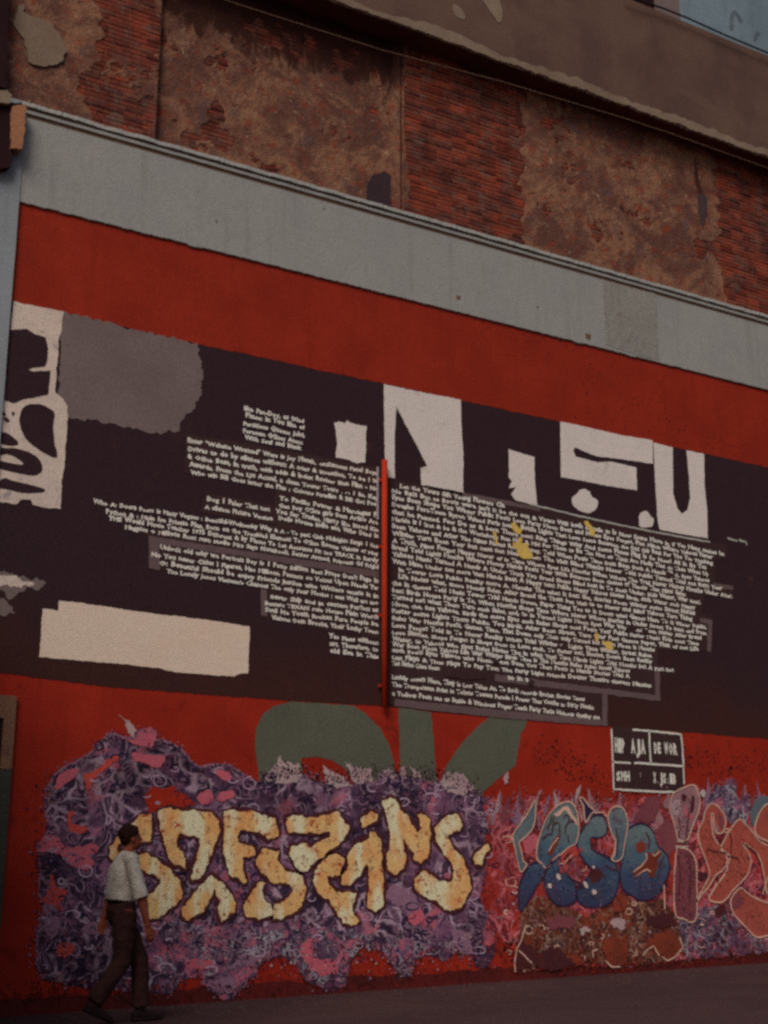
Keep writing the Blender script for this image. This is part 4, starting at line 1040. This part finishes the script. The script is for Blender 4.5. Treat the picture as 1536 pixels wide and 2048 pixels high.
rp('painted_shape', 'coral', zA([(570, 1010), (580, 930), (640, 840), (710, 790), (780, 790), (860, 820), (800, 890), (740, 905), (690, 950), (650, 1000), (600, 1015)]), False)
rp('painted_shape', 'outline', zA([(620, 940), (680, 865), (745, 825), (700, 890), (650, 950)]), False, .004)
rp('paint_blob', 'coral', zA([(590, 1020), (640, 1000), (690, 1030), (650, 1100), (600, 1090)])); rp('paint_blob', 'rosy', zA([(790, 1020), (840, 1060), (870, 1120), (820, 1150), (780, 1080)]))
rp('painted_shape', 'rustred', zB([(60, 800), (90, 750), (150, 750), (180, 810), (150, 860), (90, 860)])); rp('painted_shape', 'rustred', zB([(180, 840), (250, 880), (330, 820), (355, 880), (310, 940), (300, 1060), (270, 1140), (210, 1130), (190, 1060), (120, 1100), (50, 1150), (30, 1070), (110, 1010), (170, 960), (200, 900)]), False)
rp('paint_blob', 'pink', zB([(600, 330), (660, 400), (700, 460), (680, 500), (630, 480), (600, 400)]), True, .02); rp('paint_blob', 'outline', zB([(580, 215), (630, 230), (610, 290), (580, 270)])); rp('paint_blob', 'outline', zB([(690, 240), (720, 260), (700, 420), (670, 380)]))
rp('paint_blob', 'spray', zB([(460, 330), (520, 260), (560, 300), (560, 420), (500, 440), (455, 390)]), True, .02)
rp('painted_shape', 'line', zB([(520, 725), (635, 735), (635, 757), (520, 745)]), False, .003); rp('painted_shape', 'line', zB([(510, 783), (645, 790), (645, 810), (510, 804)]), False, .003)
rp('paint_blob', 'outline', zB([(745, 1080), (860, 1090), (870, 1150), (760, 1170)]), True, .02); rp('paint_blob', 'outline', zB([(770, 930), (800, 940), (805, 1010), (775, 1000)]))
rp('paint_blob', 'line', zB([(780, 200), (815, 160), (842, 200), (820, 250)]), True, .004); rp('paint_blob', 'pinkgrey', zB([(935, 470), (960, 540), (1000, 620), (960, 640), (930, 560)])); rp('paint_blob', 'rosy', zB([(970, 400), (1030, 460), (1045, 560), (1010, 600), (990, 500)]))
rp('paint_blob', 'rosy', zB([(1080, 1420), (1200, 1330), (1260, 1400), (1180, 1500), (1060, 1520)]), True, .03); rp('paint_blob', 'outline', zB([(950, 1490), (1050, 1440), (1060, 1540), (960, 1570)]), True, .03)
# rust patches, dark hollows and the striped leaf at the foot
for m, p in (('rustred', [(820, 340), (880, 260), (960, 230), (1010, 260), (1045, 330), (1000, 390), (960, 400), (900, 370), (860, 330)]), ('rustred', [(590, 290), (660, 270), (720, 265), (730, 400), (690, 440), (630, 440), (590, 380)]),
             ('rustred', [(640, 80), (690, 10), (740, 60), (720, 110), (660, 130)]), ('rosy', [(270, 160), (340, 140), (430, 160), (420, 220), (320, 235), (270, 210)]), ('rustred', [(380, 360), (440, 370), (490, 400), (450, 430), (410, 410)]),
             ('outline', [(190, 430), (240, 350), (320, 330), (380, 370), (430, 440), (300, 460)]), ('outline', [(85, 470), (90, 380), (120, 290), (180, 320), (230, 370), (180, 420)]), ('outline', [(840, 140), (1000, 130), (1010, 200), (900, 220), (840, 190)]),
             ('spray', [(640, 180), (680, 160), (720, 180), (700, 230), (650, 220)]), ('spray', [(455, 220), (500, 205), (520, 235), (470, 250)])):
    rp('paint_blob', m, zC(p), False, .05)
lines('spray_outline', [zC(q) for q in ([(88, 470), (85, 400), (100, 330), (125, 280), (150, 200)], [(108, 345), (150, 385), (185, 420)], [(820, 375), (850, 340), (880, 320), (910, 370), (960, 405), (1005, 385), (1048, 330), (1030, 270)], [(535, 390), (530, 350), (560, 340)], [(600, 400), (640, 440), (690, 440)], [(940, -30), (945, 110)])], 2.4, .0252, M['tan_l'], RP, smooth=False)
lines('spray_outline', [lA, tear, horn, vt, vb, s1, s2, s3, s4, leaf], 2.3, .0248, M['tan_l'], RP, closed=True, smooth=True, amp=.003)
lines('letter_seam', [body, ban, lS, lC], 2.6, .0246, M['navy_l'], RP, closed=True, smooth=True, amp=.003)
lines('letter_seam', [zA(q) for q in ([(500, 950), (430, 1040), (400, 1130), (330, 1240)], [(520, 420), (510, 520), (500, 620)], [(520, 520), (560, 490), (590, 540), (580, 620)], [(630, 440), (660, 410), (700, 430), (690, 500), (650, 560), (650, 640)], [(700, 500), (740, 470), (760, 500)], [(440, 560), (480, 500), (490, 420)], [(690, 1130), (750, 1180), (860, 1220)], [(780, 1300), (830, 1260), (900, 1250)],
       [(1250, 560), (1280, 700), (1260, 900)], [(1130, 1000), (1200, 1060), (1280, 1060)], [(380, 700), (440, 640), (500, 640)], [(680, 660), (700, 740)])] +
       [zB(q) for q in ([(180, 640), (220, 720), (200, 820)], [(380, 900), (330, 1010), (310, 1150)], [(540, 900), (560, 1100), (540, 1400)], [(640, 880), (680, 1060), (660, 1400)], [(860, 820), (960, 860), (1050, 860)], [(1090, 900), (1200, 930), (1220, 980)], [(980, 1120), (960, 1180), (1000, 1200)], [(1110, 640), (1130, 720), (1120, 880)], [(1250, 760), (1400, 860), (1460, 1000)], [(540, 480), (560, 600), (540, 700)], [(660, 400), (640, 560), (620, 700)])], 2.4, .0250, M['outline'], RP, smooth=False)
lines('spray_outline', [zA([(460, 840), (520, 740), (570, 680)]), zA([(590, 985), (640, 990), (690, 930), (740, 890)]), zA([(1215, 650), (1250, 740), (1240, 880), (1210, 930)]), zA([(1000, 385), (1100, 380), (1150, 440)]), zB([(40, 1080), (130, 1010), (190, 930), (180, 870)]), zB([(60, 1130), (130, 1080), (190, 1050), (230, 1080)]), zB([(250, 880), (270, 900), (330, 850)]), zB([(900, 1330), (960, 1230), (1060, 1110)]), zB([(1540, 1130), (1500, 1250), (1480, 1330)])], 2.2, .0254, M['tan_l'], RP, smooth=False)
RP_OUT = z7([(-60, 250), (1560, 250), (1560, 1000), (100, 1120), (-60, 1000)])
VV, FF = {}, {}
scrawl(RP_OUT, 200, ['tan_l', 'outline', 'outline', 'rustred', 'pinkgrey', 'navy_l'], .0135, (975, 1545), (1600, 1925), 3, 9)
for m in VV: obj('scrawl_line', mesh('scrawl_line', VV[m], FF[m]), M[m], RP, kind='stuff')
fl = random.Random(11)
fp = {'pinkgrey': [], 'rosy': [], 'spray': [], 'mauve': []}
for k in range(46):
    x = fl.uniform(-60, 960) if k < 34 else fl.uniform(1150, 1540)
    yb = fl.uniform(190, 330) if x < 960 else fl.uniform(130, 240)
    hgt = fl.uniform(60, 150); wd = fl.uniform(10, 24); ln = fl.uniform(-.35, .55)
    fp[fl.choice(list(fp))].append(z7([(x - wd, yb), (x - wd * .5 + ln * hgt * .4, yb - hgt * .45), (x + ln * hgt, yb - hgt), (x + wd * .5 + ln * hgt * .4, yb - hgt * .4), (x + wd, yb), (x, yb + hgt * .4)]))
for k, v in fp.items(): multi('spray_flame', v, .0128, M[k], RP, .014, .02, True)
# overspray: fine dots scattered along the edges of the sprayed areas
def overspray(name, outline, count, spread, size, off, mats, parent, seed, bias=0.0):
    rg = random.Random(seed); VVm = {m: ([], []) for m in mats}
    seg = []; tot = 0
    for i in range(len(outline) - 1):
        L = math.dist(outline[i], outline[i + 1]); tot += L; seg.append(tot)
    import bisect
    for _ in range(count):
        r_ = rg.uniform(0, tot); i = bisect.bisect(seg, r_); a, b = outline[i], outline[i + 1]
        u = rg.random(); px_ = a[0] + (b[0] - a[0]) * u + rg.gauss(0, spread); py_ = a[1] + (b[1] - a[1]) * u + rg.gauss(bias, spread)
        q = at(px_, py_, off); r2 = size * (.4 + rg.random() ** 3 * 2.2)
        if q.z - r2 < gz(q.x) + .02: continue
        V, F = VVm[rg.choice(mats)]; b0 = len(V); n_ = rg.choice((5, 6)); ph = rg.random() * 6
        for k in range(n_):
            th = ph + 6.283 * k / n_; rr_ = r2 * rg.uniform(.55, 1.2)
            V.append((q.x + math.cos(th) * rr_, -off, q.z + math.sin(th) * rr_))
        F.append(tuple(range(b0, b0 + n_)))
    for m in mats:
        V, F = VVm[m]; obj(name, mesh(name, V, F), M[m], parent, kind='stuff')
overspray('overspray', top + right, 1500, 4, .006, .0152, ['mauve', 'navy_l', 'pinkgrey'], GP, 1)
overspray('overspray', bot, 2200, 9, .007, .0152, ['outline', 'navy_l', 'mauve', 'red'], GP, 2, -6)
overspray('overspray', [(300, 1860), (500, 1900), (700, 1905), (960, 1890)], 1300, 24, .008, .0154, ['outline', 'navy_l', 'spray', 'mauve'], GP, 3)
overspray('overspray', [(90, 1560), (110, 1700), (100, 1800), (120, 1900), (240, 1900)], 500, 16, .007, .0154, ['navy_l', 'mauve', 'rosy'], GP, 4)
overspray('overspray', z7([(-60, 240), (200, 200), (500, 200), (900, 210), (1200, 160), (1536, 180)]), 2200, 16, .008, .0132, ['rosy', 'pinkgrey', 'red'], RP, 5)
overspray('overspray', z7([(-60, 1000), (300, 1100), (700, 1110), (1100, 1080), (1536, 1030)]), 1800, 12, .008, .0166, ['outline', 'bronze', 'red'], RP, 6)
overspray('overspray', z7([(100, 900), (500, 950), (900, 930), (1300, 900), (1536, 900)]), 1400, 26, .008, .0166, ['outline', 'bronze', 'spray', 'rustred', 'navy_l'], RP, 7)
overspray('overspray', z7([(200, 600), (300, 560), (420, 620), (520, 720), (640, 700)]), 500, 16, .006, .0262, ['navy_l', 'mauve', 'bluegrey', 'blue'], RP, 9)
overspray('overspray', z7([(740, 520), (800, 640), (900, 680), (940, 560)]), 350, 12, .006, .0262, ['navy_l', 'mauve', 'rosy', 'blue'], RP, 10)
overspray('overspray', z7([(1180, 300), (1250, 560), (1180, 700)]), 400, 14, .006, .0262, ['outline', 'rosy', 'salmon'], RP, 11)
overspray('overspray', z7([(1400, 330), (1350, 560), (1450, 860), (1530, 880)]), 600, 18, .006, .0262, ['outline', 'rosy', 'salmon'], RP, 12)
overspray('overspray', z7([(1060, 130), (1060, 330), (1060, 560), (1070, 950)]), 600, 12, .006, .0262, ['outline', 'rosy', 'pinkgrey', 'navy_l'], RP, 13)
multi('paint_speck', [z7(q) for q in ([(325, 595), (345, 600), (348, 628), (328, 622)], [(478, 640), (498, 648), (505, 675), (488, 672)], [(530, 685), (552, 692), (548, 715), (528, 708)], [(530, 550), (542, 548), (544, 562), (532, 562)], [(275, 650), (295, 655), (292, 680), (274, 672)])], .0264, M['white_blotch'], RP, .008, .01, True)
overspray('overspray', ZG([(120, 470), (250, 420), (450, 470), (640, 440), (800, 430), (950, 440), (1150, 470), (1260, 560)]), 1500, 9, .006, .0152, ['spray', 'spray', 'mauve'], GP, 8)

# grime splashed up from the road and run-off marks on the mural
M['foot2'] = paint('dark red splash', A(66, 22, 19), A(54, 20, 18), .6, .4, seed=62)
M['grime'] = paint('road grime', A(52, 20, 17), A(40, 18, 17), .7, .5, seed=60)
overspray('grime', [(0, 1990), (300, 1995), (600, 1965), (900, 1945), (1200, 1925), (1536, 1900)], 2600, 13, .006, .0262, ['grime', 'foot2'], B, 22)
overspray('grime', [(1090, 1500), (1250, 1600), (1380, 1510), (1450, 1540), (1536, 1520)], 1500, 18, .008, .0012, ['grime'], B, 23)
overspray('grime', [(950, 610), (1300, 840), (1500, 880)], 500, 30, .007, .0072, ['grime'], B, 24)

# worn skirting of darker red at the foot of the wall
V, F = [], []
xs = np.arange(X0, X1, .05)
for x in xs:
    h = .16 + .05 * mn.noise(Vector((x * 2, 0, 0))) + .03 * mn.noise(Vector((x * 11, 0, 0)))
    V += [(x, -.001, gz(x) - .02), (x, -.0018, gz(x) + h)]
M['foot'] = paint('grimy red foot of wall', A(74, 22, 20), A(56, 20, 20), .6, .4, seed=44)
F = [(2 * i, 2 * i + 2, 2 * i + 3, 2 * i + 1) for i in range(len(xs) - 1)]
obj('wall_foot', mesh('wall_foot', V, F), M['foot'], B)

# ================================================================ unseen house added on the left, sized to shade the mural's lower left
M['wing'] = paint('added house render', A(84, 68, 60), A(70, 56, 50), .6, .35, dirt=A(56, 44, 42), streak=.4, seed=50)
WX1, WY0, WH = 1.95, -5.2, 5.3
NB = empty('added_shade_house', (WX1 - 3, WY0, gz(0)), 'added unseen house that shades the lower left of the mural wall', 'house')
V, F = [], []
box_into(V, F, -9.0, WX1, WY0, -.001, -.6, WH)
obj('wall', mesh('wall', V, F), M['wing'], NB)
V, F = [], []
box_into(V, F, -9.12, WX1 + .06, WY0 - .12, -.001, WH + .003, WH + .28)
obj('cornice', mesh('cornice', V, F), M['lip'], NB)
for kx in range(4):
    for kz in range(1):
        xx = -7.6 + kx * 2.5; zz = 1.2 + kz * 3.4
        V, F = [], []; box_into(V, F, xx - .1, xx + 1.1, WY0 - .05, WY0 - .002, zz - .1, zz + 1.9)
        wf = obj('window', mesh('window', V, F), M['lip'], NB)
        V, F = [], []; box_into(V, F, xx, xx + 1.0, WY0 - .075, WY0 - .053, zz, zz + 1.8)
        obj('pane', mesh('pane', V, F), M['darkgap'], wf)

# ================================================================ pipe, cables
pt, pb = at(770, 920, .10), at(769, 1412, .10)
PP = empty('red_pipe', (pt.x, -.10, pb.z), 'red painted vertical pipe fixed over the text panels of the mural', 'pipe')
def rel(o, root): o.location = -Vector(root.location); return o
_n = [(pt.x, -.09, pb.z - .01), (pt.x, -.09, (pt.z + pb.z) / 2), (pt.x, -.09, pt.z)]
tube('pipe_shaft', _n, .036, M['pipe'], PP, 14)
for k in range(4):
    z = pb.z + .25 + k * (pt.z - pb.z - .5) / 3
    V, F = [], []
    box_into(V, F, pt.x - .05, pt.x + .05, -.052, -.019, z - .018, z + .018)
    obj('bracket', mesh('bracket', V, F), M['pipe'], PP)
V, F = [], []
za = at(762, 1040, .03).z
box_into(V, F, pt.x - .075, pt.x - .05, -.03, -.018, za, pt.z - .08)
obj('backing_strip', mesh('backing_strip', V, F), M['whitestrip'], PP)

def cable(name, pix, off, r, mat, label):
    pts = [at(x, y, off) for x, y in pix]
    out = []
    for i in range(len(pts) - 1):
        for q in range(8): out.append(pts[i].lerp(pts[i + 1], q / 8))
    out.append(pts[-1])
    o = tube(name, out, r, mat, None, 6, label=label, category='cable')
    return o
cable('cable', [(380, -25), (475, 8), (600, 48), (768, 101), (1000, 162), (1248, 236), (1345, 268), (1536, 336), (1620, 366)], .30, .0038, M['wire'], 'thin pale wire strung under the ledge across the brickwork')
cable('cable', [(1250, -8), (1325, 16), (1375, 36), (1450, 70), (1536, 106), (1640, 150)], .42, .017, M['blackwire'], 'thick dark cable running above the ledge before the pale blue wall')

# ================================================================ the person
exec_person = True
YO = 1.74                                  # metres in front of the wall
def pp(x, y, d=0.0):
    """joint seen at pixel (x, y); d = metres towards the camera from the middle of the body"""
    return at(x, y, YO + d)
def loft(V, F, pts, rads, seg=14, flat=None, cap=True):
    pts = [Vector(p) for p in pts]; n = len(pts); b0 = len(V)
    for i, p in enumerate(pts):
        d = (pts[min(n - 1, i + 1)] - pts[max(0, i - 1)]).normalized()
        yv = Vector((0, 1, 0)); a = (yv - d * yv.dot(d)).normalized(); b = d.cross(a)
        r = rads[i]; ra, rb = r if isinstance(r, tuple) else (r, r)     # ra across the body (Y), rb fore-aft
        for k in range(seg):
            th = 2 * math.pi * k / seg
            V.append(p + a * (math.cos(th) * ra) + b * (math.sin(th) * rb))
    for i in range(n - 1):
        for k in range(seg):
            F.append((b0 + i * seg + k, b0 + i * seg + (k + 1) % seg, b0 + (i + 1) * seg + (k + 1) % seg, b0 + (i + 1) * seg + k))
    F.append(tuple(b0 + k for k in range(seg))[::-1]); F.append(tuple(b0 + (n - 1) * seg + k for k in range(seg)))
def ell(V, F, c, r, n=10, rot=0.0):
    b0 = len(V); c = Vector(c)
    for i in range(n + 1):
        ph = math.pi * i / n
        for k in range(2 * n):
            th = math.pi * k / n
            q = Vector((r[0] * math.sin(ph) * math.cos(th), r[1] * math.sin(ph) * math.sin(th), r[2] * math.cos(ph)))
            q = Matrix.Rotation(rot, 3, 'Y') @ q
            V.append(c + q)
    m = 2 * n
    for i in range(n):
        for k in range(m): F.append((b0 + i * m + k, b0 + (i + 1) * m + k, b0 + (i + 1) * m + (k + 1) % m, b0 + i * m + (k + 1) % m))
def remesh(name, V, F, vox, mat, parent, smooth=2, disp=None):
    me = mesh(name, V, F); bm = bmesh.new(); bm.from_mesh(me); bmesh.ops.remove_doubles(bm, verts=bm.verts, dist=1e-5)
    bmesh.ops.recalc_face_normals(bm, faces=bm.faces); bm.to_mesh(me); bm.free()
    o = bpy.data.objects.new('tmp', me); COL.objects.link(o)
    md = o.modifiers.new('r', 'REMESH'); md.mode = 'VOXEL'; md.voxel_size = vox
    ms = o.modifiers.new('s', 'SMOOTH'); ms.factor = .5; ms.iterations = smooth
    bpy.context.view_layer.update()
    m2 = bpy.data.meshes.new_from_object(o.evaluated_get(bpy.context.evaluated_depsgraph_get()))
    bpy.data.objects.remove(o)
    if disp:
        n = len(m2.vertices)
        for v_ in m2.vertices: v_.co += v_.normal * disp(v_.co)
    m2.name = name; m2.materials.clear()
    m2.polygons.foreach_set('use_smooth', [True] * len(m2.polygons))
    return obj(name, m2, mat, parent)
def cloth(name, c, c2, rough=.9):
    t = NT(name)
    col = t.mix(t.fr(t.noise(9, 4, .6), .35, .65), c, c2)
    return t.done(t.grain(col, .3), rough, t.noise(160, 2), .2, .004)
M['shirt'] = cloth('pale grey shirt cloth', A(146, 138, 128), A(124, 116, 106))
M['trousers'] = cloth('dark brown trouser cloth', A(46, 26, 22), A(36, 20, 20))
M['skin'] = cloth('brown skin', A(110, 56, 40), A(92, 46, 34), .6)
M['hair'] = cloth('dark hair', A(36, 16, 16), A(26, 12, 14))
M['shoe'] = cloth('dark shoe leather', A(30, 16, 17), A(24, 13, 14), .6)
M['belt'] = cloth('black belt', A(24, 12, 13), A(20, 10, 12), .6)
PB = pp(245, 2040)
PE = empty('person', (PB.x, -YO, gz(PB.x)), 'person in pale short-sleeved shirt and dark trousers walking past the mural', 'person')
if exec_person:
    hip = pp(243, 1818); hipL = hip + Vector((0, .09, 0)); hipR = hip + Vector((0, -.09, 0))
    waist = pp(243, 1792); chest = pp(247, 1742); shl = pp(253, 1716); neck = pp(256, 1703); head = pp(262, 1676)
    shR = pp(262, 1720, .17); elR = pp(283, 1795, .25); wrR = pp(295, 1852, .23)
    shL = pp(250, 1722, -.17); elL = pp(222, 1790, -.24); wrL = pp(208, 1836, -.22)
    knL = pp(279, 1920, -.07); anL = pp(282, 2016, -.07)           # left leg leads
    knR = pp(243, 1925, .08); anR = pp(187, 2010, .09)             # right leg trails, heel lifting
    V, F = [], []
    loft(V, F, [hip + Vector((0, 0, -.08)), hip, waist, chest, shl, neck], [(.12, .09), (.15, .105), (.125, .09), (.15, .105), (.13, .085), (.055, .055)])
    loft(V, F, [neck + Vector((-.01, 0, -.03)), neck + Vector((.012, 0, .05)), head + Vector((-.01, 0, -.02))], [.056, .052, .05])
    # head
    ell(V, F, head + Vector((-.012, 0, .022)), (.092, .073, .098), 12)
    ell(V, F, head + Vector((.028, 0, -.040)), (.062, .055, .072), 12, .25)                     # jaw and face
    loft(V, F, [head + Vector((.085, 0, .018)), head + Vector((.108, 0, -.016)), head + Vector((.086, 0, -.026))], [.008, .013, .010], 8)   # nose
    ell(V, F, head + Vector((.080, 0, -.055)), (.016, .022, .007), 6); ell(V, F, head + Vector((.066, 0, -.092)), (.022, .022, .018), 6)
    for s in (-1, 1):
        ell(V, F, head + Vector((-.002, s * .075, -.012)), (.018, .008, .030), 6)               # ear
        ell(V, F, head + Vector((.072, s * .030, .022)), (.012, .018, .006), 6)                 # brow
    # arms and hands
    for s, a, e, wr in ((1, shR, elR, wrR), (-1, shL, elL, wrL)):
        loft(V, F, [a, a.lerp(e, .35), a.lerp(e, .8), e, e.lerp(wr, .3), wr], [.056, .050, .042, .040, .040, .027])
        d = (wr - e).normalized(); f = Vector((1, 0, 0)); f = (f - d * f.dot(d)).normalized(); sd_ = d.cross(f)
        if s > 0: fwd = f
        palm = wr + d * .05
        loft(V, F, [wr, wr + d * .03, wr + d * .085], [(.018, .026), (.016, .038), (.014, .040)], 10)
        for k, (o_, L_) in enumerate(((.030, .070), (.010, .080), (-.010, .074), (-.029, .058))):
            b_ = wr + d * .080 + f * o_
            k1 = b_ + d * L_ * .5 + Vector((0, s * .004, 0)) + f * .004; k2 = k1 + (d * .75 + Vector((0, s * .5, 0))).normalized() * L_ * .5
            loft(V, F, [b_, k1, k2], [.0095, .009, .007], 8)
        th0 = wr + d * .03 + f * .03
        loft(V, F, [th0, th0 + d * .03 + f * .022, th0 + d * .062 + f * .026], [.013, .011, .009], 8)
    # legs (inside the trousers)
    for h_, k_, a_ in ((hipL, knL, anL), (hipR, knR, anR)):
        loft(V, F, [h_, h_.lerp(k_, .5), k_, k_.lerp(a_, .35), a_], [.085, .07, .052, .052, .036])
    remesh('body', V, F, .0065, M['skin'], PE, 3)
    # hair
    V, F = [], []
    ell(V, F, head + Vector((-.026, 0, .040)), (.098, .086, .092), 12)
    ell(V, F, head + Vector((-.050, 0, -.002)), (.056, .076, .070), 12)
    ell(V, F, head + Vector((.020, 0, .078)), (.050, .066, .034), 10, .2)
    remesh('hair', V, F, .006, M['hair'], PE, 1, lambda c: .010 * mn.noise(c * 38) + .006 * mn.noise(c * 90))
    # shirt
    V, F = [], []
    hem = pp(240, 1803)
    fold = lambda c: .006 * mn.noise(Vector((c.x * 14, c.y * 14, c.z * 7))) + .003 * mn.noise(c * 38)
    loft(V, F, [hem, waist + Vector((-.005, 0, .02)), pp(245, 1765), chest, shl + Vector((0, 0, -.005)), neck + Vector((-.004, 0, -.005))], [(.165, .138), (.172, .142), (.172, .142), (.175, .135), (.15, .098), (.062, .062)], 20)
    ell(V, F, shl + Vector((.0, -.13, -.015)), (.075, .07, .06)); ell(V, F, shl + Vector((0, .13, -.015)), (.075, .07, .06))
    for a, e in ((shR, elR), (shL, elL)):
        loft(V, F, [a + Vector((0, 0, .02)), a.lerp(e, .4), a.lerp(e, .75), a.lerp(e, 1.03)], [.070, .070, .068, .070])
    remesh('shirt', V, F, .009, M['shirt'], PE, 2, fold)
    # trousers
    V, F = [], []
    loft(V, F, [waist + Vector((0, 0, -.045)), hip, hip + Vector((0, 0, -.10))], [(.150, .118), (.172, .135), (.15, .125)], 18)
    hemL = anL + Vector((-.005, 0, .01)); hemR = anR + Vector((0, 0, .02))
    for h_, k_, a_ in ((hipL, knL, hemL), (hipR, knR, hemR)):
        loft(V, F, [h_ + Vector((0, 0, -.02)), h_.lerp(k_, .45), k_, k_.lerp(a_, .5), a_], [(.092, .118), (.088, .105), (.078, .088), (.074, .082), (.072, .085)])
    remesh('trousers', V, F, .010, M['trousers'], PE, 2, lambda c: .008 * mn.noise(Vector((c.x * 10, c.y * 10, c.z * 16))) + .004 * mn.noise(c * 30))
    V, F = [], []
    loft(V, F, [waist + Vector((0, 0, -.062)), waist + Vector((0, 0, -.022))], [(.158, .124), (.155, .121)], 20)
    obj('belt', mesh('belt', V, F, True), M['belt'], PE)
    # shoes
    for a_, toe in ((anL, .14), (anR, -.42)):
        V, F = [], []
        g_ = gz(a_.x)
        rot = Matrix.Rotation(-toe if toe > 0 else -toe, 3, 'Y')
        sole = Vector((a_.x, a_.y, g_ + .0))
        if toe > 0:                         # leading foot, heel down
            rt = Matrix.Rotation(-.05, 3, 'Y'); base = Vector((a_.x, a_.y, g_ + .004))
        else:                               # trailing foot, up on the toes
            rt = Matrix.Rotation(.42, 3, 'Y'); base = Vector((a_.x - .02, a_.y, g_ + .10))
        q = lambda x, z: base + rt @ Vector((x, 0, z))
        loft(V, F, [q(-.075, .045), q(-.03, .052), q(.04, .050), q(.11, .040), q(.17, .032), q(.215, .026)], [(.030, .040), (.040, .050), (.044, .046), (.048, .038), (.046, .030), (.026, .018)], 14)
        loft(V, F, [q(-.03, .05), a_ + Vector((0, 0, .02))], [(.040, .048), (.040, .042)], 12)
        loft(V, F, [q(-.085, .012), q(0, .012), q(.10, .012), q(.20, .012), q(.225, .014)], [(.036, .014), (.042, .014), (.050, .013), (.044, .012), (.02, .008)], 12)
        remesh('shoe', V, F, .007, M['shoe'], PE, 1)
